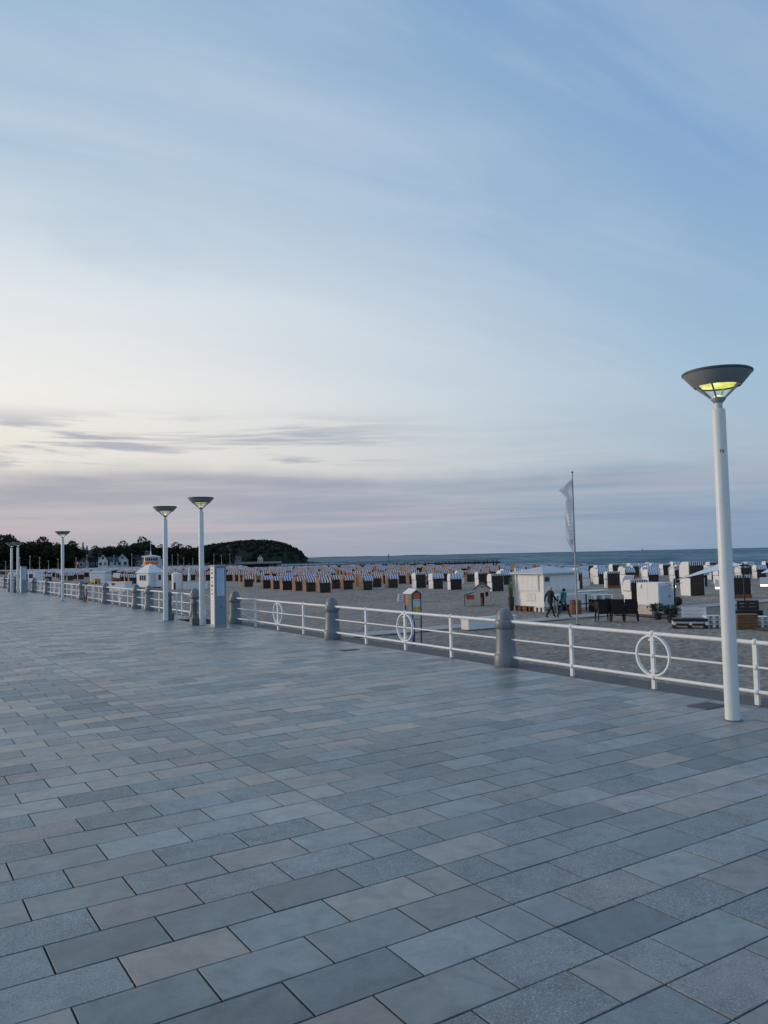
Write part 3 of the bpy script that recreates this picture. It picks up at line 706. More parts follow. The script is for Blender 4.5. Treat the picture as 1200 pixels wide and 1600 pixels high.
KT = {'OR': make_korb('orange wicker beach chair with red and white striped awning', 'orange beach chairs with red striped awnings', M_OW, M_AR, False),
      'OB': make_korb('orange wicker beach chair with blue and white striped awning', 'orange beach chairs with blue striped awnings', M_OW2, M_AB, False),
      'OS': make_korb('orange wicker beach chair with red striped curtain closing its front', 'orange beach chairs with striped curtains', M_OW, M_AR, False, curtain=M_AS),
      'WB': make_korb('white beach chair with pale blue striped awning and dark front', 'white beach chairs with pale blue awnings', M_WW, M_ALB, False, 1.24, .92, 1.6),
      'WF': make_korb('white beach chair with dark slatted front and chequered fringe, no awning', 'white beach chairs with dark fronts', M_WW, M_AG, False, 1.24, .92, 1.6, awning=False),
      'WO': make_korb('white beach chair with orange footrest panel below a dark slatted front', 'white beach chairs with orange footrests', M_WW, M_AG, True, 1.24, .92, 1.6, awning=False)}
used = set(); placed = []; KLAB = {k: o['label'] for k, o in KT.items()}; KGRP = {k: o['group'] for k, o in KT.items()}
def put_korb(k, x, y, a, label=None, sc=None):
    # step back so that the front edge stands at x, y
    n = Vector((math.sin(a), -math.cos(a))); d = .46
    loc = (x-n.x*d, y-n.y*d, BZ)
    if k not in used: used.add(k); o = KT[k]; o.location = loc; o.rotation_euler = (0, 0, a)
    else: o = dup(KT[k], loc, a, KLAB[k])
    o['group'] = KGRP[k]
    s = (sc or 1)*random.uniform(.97, 1.03); o.scale = (s, s, s)
    if label: o['label'] = label
    placed.append((x, y)); return o
KL = [('OR',49.6,125.3),('OR',50.3,123.1),('OR',49.6,119.1),('OR',50.2,116.4),('OR',40.8,96.4),('OS',49.5,112.6),('OB',40.0,88.7),('OB',39.8,85.4),('OB',39.4,82.0),('OR',39.4,78.8),
('OR',39.0,75.5),('OR',38.8,72.0),('OR',44.5,79.8),('OR',44.1,76.5),('OB',44.5,73.0),('OR',49.1,78.5),('OB',49.0,75.0),('OR',56.6,88.0),('OR',57.1,85.1),('OR',57.0,82.6),('WF',50.8,72.2),
('OS',56.8,79.1),('WB',50.4,68.5),('WB',50.1,65.0),('OR',64.6,86.2),('OR',65.4,81.7),('OR',69.2,85.2),('WF',57.0,69.0),('WF',50.4,58.9),('OR',81.5,95.7),('WB',61.2,70.1),
('WB',72.1,65.9),('WO',60.3,53.4),('WB',72.8,62.1),('WO',43.8,36.6),('WO',86.3,72.5),('WF',84.6,68.6),('WB',66.6,53.8),('WB',79.7,64.2),('WF',82.0,62.6),('WB',95.0,69.2),('WF',102.7,74.5),
('WF',105.7,72.0),('WB',103.5,67.1),('WO',52.8,34.9),('OR',28.0,169.4),('OB',28.8,166.4),('OR',33.0,174.8),('OB',33.8,171.3),('OR',37.2,183.7),('OR',37.4,178.7),('OR',36.7,141.5),('OB',36.1,136.1),('OB',35.5,131.2),
('OR',45.6,143.1),('OR',45.6,135.0),('OR',48.0,138.9),('OR',49.1,133.2)]
random.seed(21)
OWN = {(40.8,96.4): 'lone orange beach chair with red striped awning standing in front of its row', (40.0,88.7): 'orange beach chair with blue awning, first of the front row after the lone chair',
(39.8,85.4): 'orange beach chair with blue awning, second of the front row after the lone chair', (39.4,82.0): 'orange beach chair with blue awning, third of the front row after the lone chair',
(39.4,78.8): 'orange beach chair with red awning beside the last blue one in the front row', (39.0,75.5): 'orange beach chair with red awning, last but one in the front row', (38.8,72.0): 'orange beach chair with red awning at the open end of the front row',
(50.8,72.2): 'white beach chair with dark fringed front, first white one beside the orange rows', (50.4,68.5): 'white beach chair with pale blue awning between a fringed one and another blue one', (50.1,65.0): 'white beach chair with pale blue awning nearest the playhouse',
(50.4,58.9): 'white beach chair with dark slatted front right behind the playhouse', (43.8,36.6): 'white beach chair with orange panel tucked beside the tall white cabinet', (52.8,34.9): 'white beach chair with orange footrest behind the second sail pole',
(60.3,53.4): 'white beach chair with orange footrest and dark slats standing free beyond the bar counter'}
for k, x, y in KL:
    OWN_LABEL = OWN.get((x, y))
    o = put_korb(k, x, y, R(random.gauss(-2, 5)) if k[0] == 'O' else R(random.gauss(-8 if y > 57 else -20, 7)))
    if OWN_LABEL: o['label'] = OWN_LABEL
put_korb('WB', 60.7, 77.3, R(62), 'white beach chair with blue awning turned side-on behind the playhouse row')
put_korb('WF', 57.8, 55.3, R(30), 'white beach chair turned away close behind the white kiosk')
put_korb('WO', 63.6, 59.7, R(52), 'white beach chair turned aside with its orange footrest showing beyond the kiosk')
put_korb('WF', 52.4, 44.3, R(48), 'dark fronted white beach chair turned aside behind the white cabinet')
put_korb('WF', 53.9, 39.5, R(-14), 'oversized white beach chair, far taller than the rest, under the shade sail').scale = (1.12, 1.2, 1.64)
# rows running on behind
fill = []
rows = [39.4, 44.4, 49.8, 56.8, 62.5, 68.2, 74.0, 79.8, 85.5, 91.2, 97.0, 102.8]
for i, X in enumerate(rows):
    ys = {0: 99, 1: 83.5, 2: 82, 3: 91.5, 4: 90, 5: 88.5, 6: 88, 7: 92, 8: 93, 9: 96, 10: 98, 11: 100}[i]
    y = ys
    while y < 330:
        if not (100.3 < y < 103.8) and not (X < 46 and y > 100 and y < 190) and not (X < 52 and 108 < y < 150): fill.append((X+random.gauss(0, .8), y+random.gauss(0, .45), 'O'))
        y += 3.45+max(0, random.gauss(0, .5))+(2.2 if random.random() < .08 else 0)
for X in (67, 74, 81, 88, 95, 102, 109):
    y = 47.5+(X-60)*.28
    while y < 84+(X-60)*.12:
        fill.append((X+random.gauss(0, .8), y+random.gauss(0, .6), 'W')); y += random.uniform(4.2, 6.4)
fill = [q for q in fill if all((q[0]-x)**2+(q[1]-y)**2 > 2.6**2 for x, y in placed)]
clean = []
for q in sorted(fill, key=lambda q: q[0]**2+q[1]**2):
    if all((q[0]-c[0])**2+(q[1]-c[1])**2 > 2.4**2 for c in clean[-140:]): clean.append(q)
clean = [q for q in clean if math.hypot(q[0], q[1]) < (205 if q[0]/q[1] > .42 else 330)]
n_ind = 300-len(placed)-2
for x, y, zt in clean[:n_ind]:
    k = random.choices(['OR', 'OB', 'OS'], [.7, .22, .08])[0] if zt == 'O' else random.choices(['WB', 'WF', 'WO'], [.5, .3, .2])[0]
    put_korb(k, x, y, R(random.gauss(-2, 6)) if zt == 'O' else R(random.gauss(-18, 14)))
b = MB()
for x, y, zt in clean[n_ind:]:
    a = R(random.gauss(-2, 6)); c_, s_ = math.cos(a), math.sin(a)
    def L(px, py, pz): return (x+px*c_-py*s_, y+px*s_+py*c_, BZ+pz)
    def bx(x0, y0, z0, x1, y1, z1, mi):
        b.add([L(*p) for p in ((x0, y0, z0), (x1, y0, z0), (x1, y1, z0), (x0, y1, z0), (x0, y0, z1), (x1, y0, z1), (x1, y1, z1), (x0, y1, z1))], [(4, 5, 6, 7), (0, 1, 5, 4), (1, 2, 6, 5), (2, 3, 7, 6), (3, 0, 4, 7)], mi)
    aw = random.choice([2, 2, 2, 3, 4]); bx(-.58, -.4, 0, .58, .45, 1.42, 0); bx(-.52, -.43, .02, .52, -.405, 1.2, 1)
    b.add([L(*p) for p in ((-.6, .1, 1.5), (.6, .1, 1.5), (.6, -.4, 1.48), (-.6, -.4, 1.48), (.6, -.66, 1.12), (-.6, -.66, 1.12), (-.6, .45, 1.3), (.6, .45, 1.3))], [(0, 1, 2, 3), (3, 2, 4, 5), (6, 7, 1, 0)], aw)
M_PINKR = mat('faded_red_cloth', (.62, .50, .49), .85, .3, 3); M_PALEC = mat('faded_blue_cloth', (.58, .63, .70), .85, .3, 3); M_PALEW = mat('faded_white_cloth', (.68, .67, .67), .85, .2, 3)
tag(b.build('beach_chairs', [M_OW, M_FR, M_PINKR, M_PALEC, M_PALEW]), 'distant rows of striped beach chairs running up the coast', 'beach chairs', kind='stuff')

# ------------------------------------------------------------------ boardwalks on the sand
def boardwalk(x0, x1, y0, y1, step, name_):
    bed = tag(MB().mm((x0, y0+.06, BZ-.1), (x1, y1-.06, BZ+.012)).build(name_, M_DARK), kind='structure')
    n = int((x1-x0)/step); me = MB().box((0, 0, 0), (step-.03, y1-y0, .045)).mesh('path_panel', M_PATH)
    for i in range(n):
        o = link('path_panel', me, bed, (x0+step*(i+.5), (y0+y1)/2+random.gauss(0, .012), BZ+.034+random.gauss(0, .004)), R(random.gauss(0, .35)))
boardwalk(18.0, 66.0, 30.95, 32.45, 1.2, 'boardwalk')
boardwalk(12.0, 108.0, 101.3, 102.7, 2.4, 'boardwalk')

# ------------------------------------------------------------------ kiosk
def pallet_geo(b, c, w, d, rz=0, mi=0):
    M = Matrix.Translation(c) @ Matrix.Rotation(rz, 4, 'Z')
    def bx(x, y, z, sx, sy, sz): p = M @ Vector((x, y, z)); b.box(p, (sx, sy, sz), rz, mi)
    for i in range(5): bx(0, -d/2+.05+i*(d-.1)/4, .134, w, .11, .022)
    for i in range(3):
        x = -w/2+.06+i*(w-.12)/2
        bx(x, 0, .112, .11, d, .018)
        for j in range(3): bx(x, -d/2+.06+j*(d-.12)/2, .063, .12, .12, .08)
        bx(x, 0, .011, .11, d, .02)
    return b
KX, KY, KW, KD = 34.05, 35.6, 2.75, 2.45
t = thing('beach_kiosk', 'small white boarded kiosk with closed shutters standing on pallets', 'kiosk', (KX, KY, BZ))
z0 = .32
MB().mm((.03, .03, z0), (KW-.03, KD-.03, 2.28)).build('wall', M_WHITEF, t)
for i in range(7):      # weatherboards under the shutters, on the two faces in view
    z = z0+.005+i*.135
    MB().prism([(-.012, z), (.03, z), (.03, z+.13), (.008, z+.13)], .0, KD, 0, 'Y').build('weatherboard', M_WHITEF, t)
    MB().prism([(-.012, z), (.03, z), (.03, z+.13), (.008, z+.13)], .0, KW, 0, 'X').build('weatherboard', M_WHITEF, t)
for c in ((0, 0), (0, KD), (KW, 0)): MB().box((c[0], c[1], (2.28+z0)/2), (.09, .09, 2.28-z0)).build('corner_post', M_WHITEF, t)
s = MB().mm((-.035, .42, 1.28), (.03, 2.22, 2.2)).build('shutter', M_WHITEF, t)
for i in range(4): MB().mm((-.052, .45+i*.44, 1.31), (-.034, .45+i*.44+.42, 2.17)).build('shutter_board', M_WHITEF, s)
s = MB().mm((.50, -.035, 1.26), (2.62, .03, 2.2)).build('shutter', M_WHITEF, t)
for i in range(4): MB().mm((.53+i*.52, -.052, 1.29), (.53+i*.52+.50, -.034, 2.17)).build('shutter_board', M_WHITEF, s)
MB().mm((.10, -.05, 1.84), (.42, .03, 2.09)).build('menu_board', M_INK, t)
MB().mm((-.06, .36, 1.22), (.0, 2.28, 1.27)).mm((.45, -.06, 1.2), (2.66, .0, 1.25)).build('sill', M_WHITEF, t)
pl = MB().mm((-.022, .75, .62), (-.013, 1.65, 1.12)).build('lettering_panel', M_WHITEF, t)
for i, w in enumerate((.62, .50, .42, .46, .66)): MB().mm((-.028, 1.2-w/2, 1.06-.1*i), (-.0225, 1.2+w/2, 1.085-.1*i)).build('lettering_line', mat('faint_lettering', (.45, .44, .43), .7), pl)
e = .28; zr = 2.28
rf = MB(); cx, cy = KW/2, KD/2
rf.add([(-e, -e, zr), (KW+e, -e, zr), (KW+e, KD+e, zr), (-e, KD+e, zr), (-e, -e, zr+.09), (KW+e, -e, zr+.09), (KW+e, KD+e, zr+.09), (-e, KD+e, zr+.09), (cx-.3, cy, zr+.46), (cx+.3, cy, zr+.46)],
       [(3, 2, 1, 0), (0, 1, 5, 4), (1, 2, 6, 5), (2, 3, 7, 6), (3, 0, 4, 7), (4, 5, 9, 8), (5, 6, 9), (6, 7, 8, 9), (7, 4, 8)])
rf.build('roof', M_ROOFG, t)
MB().mm((.0, -.01, z0+.0), (.09, .015, 2.2)).build('downpipe', M_ALU, t)
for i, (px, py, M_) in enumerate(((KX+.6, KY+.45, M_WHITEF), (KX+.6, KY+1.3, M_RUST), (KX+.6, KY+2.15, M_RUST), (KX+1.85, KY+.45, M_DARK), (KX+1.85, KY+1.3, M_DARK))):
    b = MB(); pallet_geo(b, (0, 0, 0), .82, 1.22, R(90)); b.v = [(v[0], v[1], v[2]*2.15) for v in b.v]
    tag(b.build('pallet', M_, None, (px, py, BZ)), ['white wooden pallet under the corner of the white kiosk', 'rust brown pallet under the kiosk next to the white one', 'rust brown pallet at the seaward side under the kiosk', 'dark pallet under the shaded front of the kiosk', 'dark pallet under the middle of the kiosk'][i], 'pallet')
t = thing('reed_plant', 'tall yellow green reed in a dark pot beside the kiosk', 'plant', (33.78, 38.25, BZ))
MB().lathe([(.12, 0), (.18, .4), (.19, .85), (.15, .85), (.12, .4)], n=16).build('pot', M_DARK, t)
b = MB(); random.seed(3)
for i in range(90):
    a = random.uniform(0, 6.28); r = random.uniform(0, .11); h = random.uniform(.8, 1.35); l = random.uniform(.02, .16)
    x, y = r*math.cos(a), r*math.sin(a); b.add([(x-.014, y, .8), (x+.014, y+.01, .8), (x+l*math.cos(a), y+l*math.sin(a), .8+h)], [(0, 1, 2)])
b.build('reeds', M_REED, t)
t = thing('bar_table', 'long white plank table on black legs in front of the kiosk', 'table', (33.95, 34.3, BZ))
MB().box((1.4, .25, 1.05), (3.0, .34, .05)).build('table_top', M_WHITEF, t)
for x in (.06, 2.7):
    for y in (.12, .38): MB().box((x, y, .51), (.06, .06, 1.02)).build('leg', M_BLACK, t)
MB().box((1.38, .12, .45), (2.7, .04, .06)).build('stretcher', M_BLACK, t)
t = thing('wooden_tub', 'brown wooden tub planter beside the flagpole and kiosk table', 'planter', (34.3, 33.3, BZ))
b = MB()
for k in range(14):
    a = 2*math.pi*k/14; b.box((.31*math.cos(a), .31*math.sin(a), .4), (.05, .135, .8), a)
b.build('staves', M_WOODT, t)
MB().lathe([(0, .72), (.28, .72)], n=14, close=False).build('soil', M_DARK, t)
for z_ in (.16, .62): MB().torus((0, 0, z_), .335, .012, Vector((0, 0, 1)), 20, 5).build('hoop', M_DARK, t)
t = thing('bar_counter', 'white panelled bar counter beyond the kiosk table', 'counter', (37.6, 36.6, BZ))
MB().box((1.3, .3, .5), (3.4, .5, 1.0)).build('front_panel', M_WHITEF, t); MB().box((1.3, .25, 1.03), (3.7, .75, .05)).build('counter_top', M_WHITEF, t)
for i in range(5):
    b = MB(); pallet_geo(b, (0, 0, 0), 1.2, .8); M_ = M_WHITEF if i > 3 else (M_RUST if i == 2 else M_DARK)
    b.v = [(v[0], v[1], v[2]*(1.9 if i == 4 else 1.25)) for v in b.v]
    tag(b.build('pallet', M_, None, (36.9, 33.75, BZ+.1825*i), R(-20+random.gauss(0, 2))), 'pallet in the stack beside the bar counter, %s' % ['dark, lowest of all', 'dark, second from the sand', 'rust brown, in the middle', 'dark, just under the white one', 'white, on top'][i], 'pallet', 'pallets stacked beside the bar counter')

# ------------------------------------------------------------------ stacked black chairs
ch = thing('stacking_chair', 'black stacking armchair in the left of the stacks by the pallets', 'chair', (31.6, 28.6, BZ), R(-35), 'black stacking chairs')
MB().prism([(-.26, .40), (.24, .43), (.24, .455), (-.26, .425)], -.25, .25).build('seat', M_BLACK, ch)
b = MB(); vs = []; fs = []
for i in range(7):
    x = -.27+.09*i; c_ = .04*(1-(x/.27)**2)
    vs += [(x*.88, -.24-c_, .44), (x, -.33-c_, .84), (x*.88, -.225-c_, .44), (x, -.315-c_, .84)]
for i in range(6):
    o = i*4; fs += [(o, o+4, o+5, o+1), (o+2, o+3, o+7, o+6), (o+1, o+5, o+7, o+3)]
b.add(vs, fs); b.build('backrest', M_BLACK, ch)
for sx in (-1, 1):
    for sy, zz in ((-.23, .42), (.2, .45)): MB().tube([(sx*.30, sy*1.15, 0), (sx*.25, sy, zz)], .02, 6).build('leg', M_BLACK, ch)
    MB().tube([(sx*.27, -.28, .66), (sx*.31, 0, .66), (sx*.29, .2, .62), (sx*.28, .21, .44)], .02, 6).build('armrest', M_BLACK, ch)
ch.scale = (1.12, 1.05, 1.0)
stk = [(31.5, 28.7, -30), (31.95, 28.15, -38), (32.5, 27.75, -44)]
first = True
for si, (x, y, a) in enumerate(stk):
    for i in range(8):
        lb = 'black stacking armchair in the %s by the pallets' % ['stack nearest the flagpole', 'middle stack', 'stack nearest the white cabinet'][si]
        loc = (x, y-.0*i, BZ+.045*i)
        if first: ch.location = loc; ch.rotation_euler = (0, 0, R(a)); first = False
        else: o = dup(ch, loc, R(a+random.gauss(0, 1)))
        (ch if si == 0 and i == 0 else o)['label'] = lb; (ch if si == 0 and i == 0 else o)['group'] = 'black chairs in the %s' % ['stack near the flagpole', 'middle stack', 'stack near the cabinet'][si]

# ------------------------------------------------------------------ white cabinet, pots, deck, sails, sofas
t = thing('storage_cabinet', 'tall white two door cabinet beside potted plants and black pole', 'cabinet', (36.4, 29.1, BZ))
MB().mm((.0, .0, .12), (1.25, 1.5, 1.78)).build('carcass', M_WHITEF, t)
for i in range(2): MB().mm((-.02, .02+i*.74, .56), (-.001, .74+i*.74, 1.77)).build('door', M_WHITEF, t)
MB().mm((.01, -.02, .2), (1.2, -.001, 1.62)).build('side_panel', M_PALEB, t)
MB().mm((-.075, 1.15, 1.48), (-.021, 1.30, 1.68)).build('vent_box', M_WHITEF, t)
MB().mm((.80, -.045, 1.0), (.92, -.021, 1.05)).build('handle', M_BLACK, t)
t2 = MB().mm((0, 0, 0), (.34, 1.5, .56)).build('lid', M_TAN, None, (36.0, 29.3, BZ))
tag(t2, 'low beige storage box in front of the white cabinet', 'box'); t2.name = 'storage_box'
for y in (.25, 1.1): MB().mm((-.02, y, .40), (-.001, y+.06, .52)).build('latch', M_DARK, t2)
def pot_plant(x, y, lb, h, n, seed):
    t = thing('potted_plant', lb, 'plant', (x, y, BZ)); random.seed(seed)
    MB().lathe([(.15, 0), (.21, .32), (.225, .34), (.2, .34), (.18, .3), (0, .3)], n=18).build('pot', M_DARK, t)
    b = MB()
    for i in range(n):
        a = random.uniform(0, 6.28); r = random.uniform(.05, .36); z = .34+random.uniform(.05, h)*(1-r*.6); s = random.uniform(.03, .07)
        d = Vector((math.cos(a), math.sin(a), random.uniform(.2, 1.2))).normalized(); p = Vector((r*math.cos(a), r*math.sin(a), z)); q = d.orthogonal()
        b.add([p-q*s*.4, p+q*s*.4, p+d*s*2.4], [(0, 1, 2)])
    for i in range(12):
        a = random.uniform(0, 6.28); b.tube([(0, 0, .3), (.3*math.cos(a), .3*math.sin(a), .34+h*.8)], .006, 4)
    b.build('foliage', M_POTLEAF, t)
pot_plant(34.25, 27.5, 'bushy green plant in a dark pot at the corner of the white cabinet', .52, 420, 1)
pot_plant(33.3, 25.95, 'wide bushy green plant in a dark pot beside the white pallet sofa', .55, 520, 2)
def deck(x0, x1, y0, y1, lb):
    t = thing('deck', lb, 'deck', (x0, y0, BZ)); n = int((y1-y0)/.145)
    MB().mm((.05, .05, -.05), (x1-x0-.05, y1-y0-.05, .03)).build('joists', M_DARK, t)
    me = MB().box((0, 0, 0), (x1-x0, .138, .028)).mesh('board', M_BROWN)
    for i in range(n): link('board', me, t, ((x1-x0)/2+random.gauss(0, .02), .08+i*.145, .048))
deck(35.0, 36.0, 27.6, 31.2, 'brown timber deck in front of the white cabinet')
deck(32.6, 37.9, 19.2, 21.2, 'brown timber deck under the table beside the white pallet block')
def pole(x, y, h, lb):
    t = thing('sail_pole', lb, 'pole', (x, y, BZ))
    MB().lathe([(.045, 0), (.045, h), (0, h+.02)], n=12).build('post', M_BLACK, t)
    MB().lathe([(.2, 0), (.2, .03), (.05, .05)], n=16).build('foot', M_BLACK, t)
    for a in (R(-33), R(147)): MB().tube([(0, 0, h-.45), (.45*math.cos(a), .45*math.sin(a), h-.2)], .014, 6).build('bracket', M_BLACK, t)
    return t
pole(37.3, 28.75, 1.98, 'black sail pole at the corner of the white cabinet')
pole(44.15, 29.07, 2.72, 'black sail pole above the dark pallet sofa')
def sail(corners, lb):
    A, B, C = [Vector(c) for c in corners]; n = 12; b = MB(); idx = {}; vs = []
    for i in range(n+1):
        for j in range(n+1-i):
            u, v = i/n, j/n; w = 1-u-v; p = A*w+B*u+C*v; cen = (A+B+C)/3
            pull = .18*(4*u*v+4*v*w+4*w*u)/1.34; p = p+(cen-p)*pull*.35+Vector((0, 0, -.25*27*u*v*w/27*3))
            idx[i, j] = len(vs); vs.append(p)
    fs = []
    for i in range(n):
        for j in range(n-i):
            fs.append((idx[i, j], idx[i+1, j], idx[i, j+1]))
            if i+j < n-1: fs.append((idx[i+1, j], idx[i+1, j+1], idx[i, j+1]))
    t = thing('shade_sail', lb, 'shade sail', A)
    vs = [v-A for v in vs]; up = [v+Vector((0, 0, .006)) for v in vs]; m_ = len(vs)
    b.add(vs+up, [f[::-1] for f in fs]+[tuple(k+m_ for k in f) for f in fs], 0, True)
    edge = [[idx[i, 0] for i in range(n+1)], [idx[i, n-i] for i in range(n+1)], [idx[0, j] for j in range(n+1)]]
    b.build('cloth', mat('sail_cloth', (.80, .80, .79), .8, .05, 2), t)
    for e_ in edge: MB().tube([vs[k] for k in e_], .012, 5).build('edge_rope', M_BLACK, t)
sail([(37.34, 28.73, BZ+1.9), (44.1, 29.05, BZ+2.6), (46.39, 31.62, 1.22)], 'white triangular shade sail between the two black poles')
pole(46.44, 31.72, 2.87, 'black sail pole at the seaward corner of the white shade sail')
sail([(46.77, 29.64, .39), (50.3, 30.2, 1.22), (47.6, 27.6, .5)], 'white shade sail tied by a rope to the pole above the dark sofa')
MB().tube([(44.2, 29.08, BZ+2.6), (46.77, 29.64, .39)], .012, 5).build('rope', M_BLACK, [o for o in COL.objects if o.name.startswith('shade_sail')][-1])
COL.objects[-1].location = -COL.objects[-1].parent.location
pole(50.4, 30.3, 2.84, 'black sail pole farthest out beside the sand path'); pole(47.65, 27.5, 2.12, 'low black sail pole beside the dark pallet sofa')
t = thing('round_table', 'round black table top tipped up on its edge near the cabinet', 'table', (43.3, 33.2, BZ), R(-50))
b = MB().lathe([(0, -.02), (.29, -.02), (.30, 0), (.29, .02), (0, .02)], n=28); b.v = [(v[0], v[2], v[1]+.30) for v in b.v]; b.build('table_top', M_BLACK, t)
b = MB().tube([(0, .02, .30), (0, .55, .22)], .03, 8); b.build('pedestal', M_BLACK, t)
MB().tube([(0, .55, .02), (0, .55, .42)], .025, 8).tube([(-.2, .55, .22), (.2, .55, .22)], .025, 8).build('base', M_BLACK, t)
def pallet_sofa(x, y, rz, Mw, Mc, lb):
    t = thing('pallet_sofa', lb, 'sofa', (x, y, BZ), rz)
    for i in range(2):
        b = MB(); pallet_geo(b, (0, 0, .155*i), 1.5, .85); b.build('base_pallet', Mw if i else M_DARK, t)
    MB().box((0, -.02, .38), (1.48, .82, .11)).build('seat_cushion', Mc, t)
    bk = MB(); hh = .50
    for i in range(3): bk.box((.25, .40, .49+i*.165), (1.05, .03, .145))
    for xx in (-.22, .25, .72): bk.box((xx, .45, .62), (.12, .08, .55))
    bk.build('backrest', Mw, t); return t
pallet_sofa(31.65, 23.65, R(-48), M_WHITEF, M_BLACK, 'white pallet sofa with black cushion in front of the sand path')
t = thing('pallet_block', 'white pallets stacked as an armrest beside the white sofa', 'pallet', (32.45, 23.05, BZ), R(-35))
for i in range(3):
    b = MB(); pallet_geo(b, (0, 0, .175*i), .68, .5); b.v = [(v[0], v[1], v[2]*1.18 if i == 0 else v[2]*1.1) for v in b.v]; b.build('pallet', M_WHITEF, t)
pallet_sofa(37.6, 24.75, R(-42), M_DARK, M_BLACK, 'dark stained pallet sofa with black cushion under the sail pole')
t = thing('pallet_block', 'white pallets stacked at the edge of the brown deck', 'pallet', (34.1, 21.75, BZ), R(-35))
for i in range(3):
    b = MB(); pallet_geo(b, (0, 0, .165*i), .7, .6); b.build('pallet', M_WHITEF, t)
t = thing('planter_crate', 'dark brown wooden crate table on the deck in front of the dark sofa', 'table', (33.0, 21.75, BZ), R(-36))
for k in range(5):
    for sx in (-1, 1): MB().box((0, sx*.3, .07+k*.118), (.9, .025, .10)).build('slat', M_WOODT, t)
    for sx in (-1, 1): MB().box((sx*.44, 0, .07+k*.118), (.025, .57, .10)).build('slat', M_WOODT, t)
MB().box((0, 0, .62), (.96, .68, .04)).build('table_top', M_WOODT, t)
for sx in (-1, 1):
    for sy in (-1, 1): MB().box((sx*.41, sy*.27, .3), (.05, .05, .6)).build('leg', M_DARK, t)
def lantern(x, y, w, lb):
    t = thing('bar_lantern', lb, 'lamp', (x, y, BZ), R(-42))
    MB().box((0, 0, 1.05), (w, .16, .55)).build('box_shade', M_WHITEF, t)
    MB().box((0, 0, .71), (w-.06, .13, .12)).build('lit_tube', M_EMB, t)
    MB().lathe([(.2, 0), (.2, .03), (.03, .04), (.03, .66)], (0, .0, 0), 12).build('stand', M_BLACK, t)
lantern(52.41, 36.16, 1.15, 'white box lantern with glowing tube beneath, near the second sail pole')
lantern(57.6, 35.9, 1.15, 'white box lantern with glowing tube beneath, beside the sand path')
t = thing('bar_lantern', 'small round glowing lamp hanging by the black pole and cabinet', 'lamp', (37.62, 28.95, BZ))
MB().tube([(-.26, -.16, 1.8), (0, 0, 1.72), (0, 0, 1.6)], .008, 5).build('bracket', M_BLACK, t)
MB().lathe([(.055*math.cos(a), 1.545+.055*math.sin(a)) for a in [(-.5+i/8)*math.pi for i in range(9)]], n=14).build('globe', M_EMB, t)

# ------------------------------------------------------------------ flagpole, planter box, sign, playhouse, stool
FX, FY = 29.15, 28.2
t = thing('flagpole', 'tall slim grey flagpole in front of the kiosk', 'flagpole', (FX, FY, BZ))
MB().lathe([(.042, 0), (.040, 3), (.028, 7.48), (.028, 7.5)], n=12).build('pole', M_ALU, t)
MB().lathe([(0, 7.50), (.055, 7.5), (.06, 7.53), (.055, 7.56), (0, 7.58)], n=12).build('finial', M_DGREY, t)
MB().lathe([(.14, 0), (.14, .06), (.05, .08)], n=14).build('foot', M_DGREY, t)
b = MB(); NI, NJ = 40, 10; vs = []
wid = [(0, .03), (.04, .40), (.12, .66), (.17, .52), (.26, .32), (.32, .42), (.40, .44), (.55, .42), (.72, .40), (.85, .34), (.93, .22), (1, .14)]
def interp(t_):
    for (a, wa), (c, wc) in zip(wid[:-1], wid[1:]):
        if a <= t_ <= c: return wa+(wc-wa)*(t_-a)/(c-a)
    return wid[-1][1]
for i in range(NI+1):
    s_ = i/NI
    for j in range(NJ+1):
        u = j/NJ; w = interp(s_)*u
        fold = .09*u*math.sin(7*u+9*s_)+.07*u*math.sin(16*s_+2)
        p = -R0*(w+.03)+F0*fold; z = 7.33-3.76*s_-(.35*u*(1-s_)**3)
        vs.append((p.x, p.y, z))
b.add(vs, [(i*(NJ+1)+j, i*(NJ+1)+j+1, (i+1)*(NJ+1)+j+1, (i+1)*(NJ+1)+j) for i in range(NI) for j in range(NJ)], 0, True)
def flag_mat():
    M = bpy.data.materials.new('flag_cloth'); M.use_nodes = True; t_ = NT(M.node_tree); t_.n.clear()
    o = t_.new('ShaderNodeOutputMaterial'); d = t_.new('ShaderNodeBsdfDiffuse', i_0=(.80, .80, .83, 1)); tr = t_.new('ShaderNodeBsdfTranslucent', i_0=(.85, .85, .87, 1))
    mx = t_.new('ShaderNodeMixShader', i_0=.5); t_.l.new(d.outputs[0], mx.inputs[1]); t_.l.new(tr.outputs[0], mx.inputs[2]); t_.l.new(mx.outputs[0], o.inputs[0]); return M
fl = tag(link('flag', None, None, (FX, FY, BZ)), 'long white vertical banner flag blowing from the flagpole', 'flag')
cl = b.build('cloth', flag_mat(), fl)
g = MB()
def fpt(i, j): p = Vector(vs[i*(NJ+1)+j])-F0*.012; return p
g.add([fpt(33, 2), fpt(33, 8), fpt(36, 8), fpt(36, 2)], [(0, 1, 2, 3)])
g.build('emblem', mat('flag_print', (.35, .36, .40), .9, .2, 8), fl)
g = MB()
for i in range(12, 31, 2): g.add([fpt(i, 3), fpt(i, 5), fpt(i+1, 5), fpt(i+1, 3)], [(0, 1, 2, 3)])
g.build('lettering', mat('flag_faint_print', (.70, .70, .74), .9, .1, 8), fl)
t = thing('planter_box', 'long low white planter box beside the sand path', 'planter', (23.75, 29.95, BZ))
b = MB()
b.mm((0, 0, .02), (3.0, .06, .52)).mm((0, .50, .02), (3.0, .56, .52)).mm((0, .06, .02), (.06, .50, .52)).mm((2.94, .06, .02), (3.0, .50, .52)).mm((.06, .06, .0), (2.94, .5, .36)); b.build('box', M_WHITEF, t)
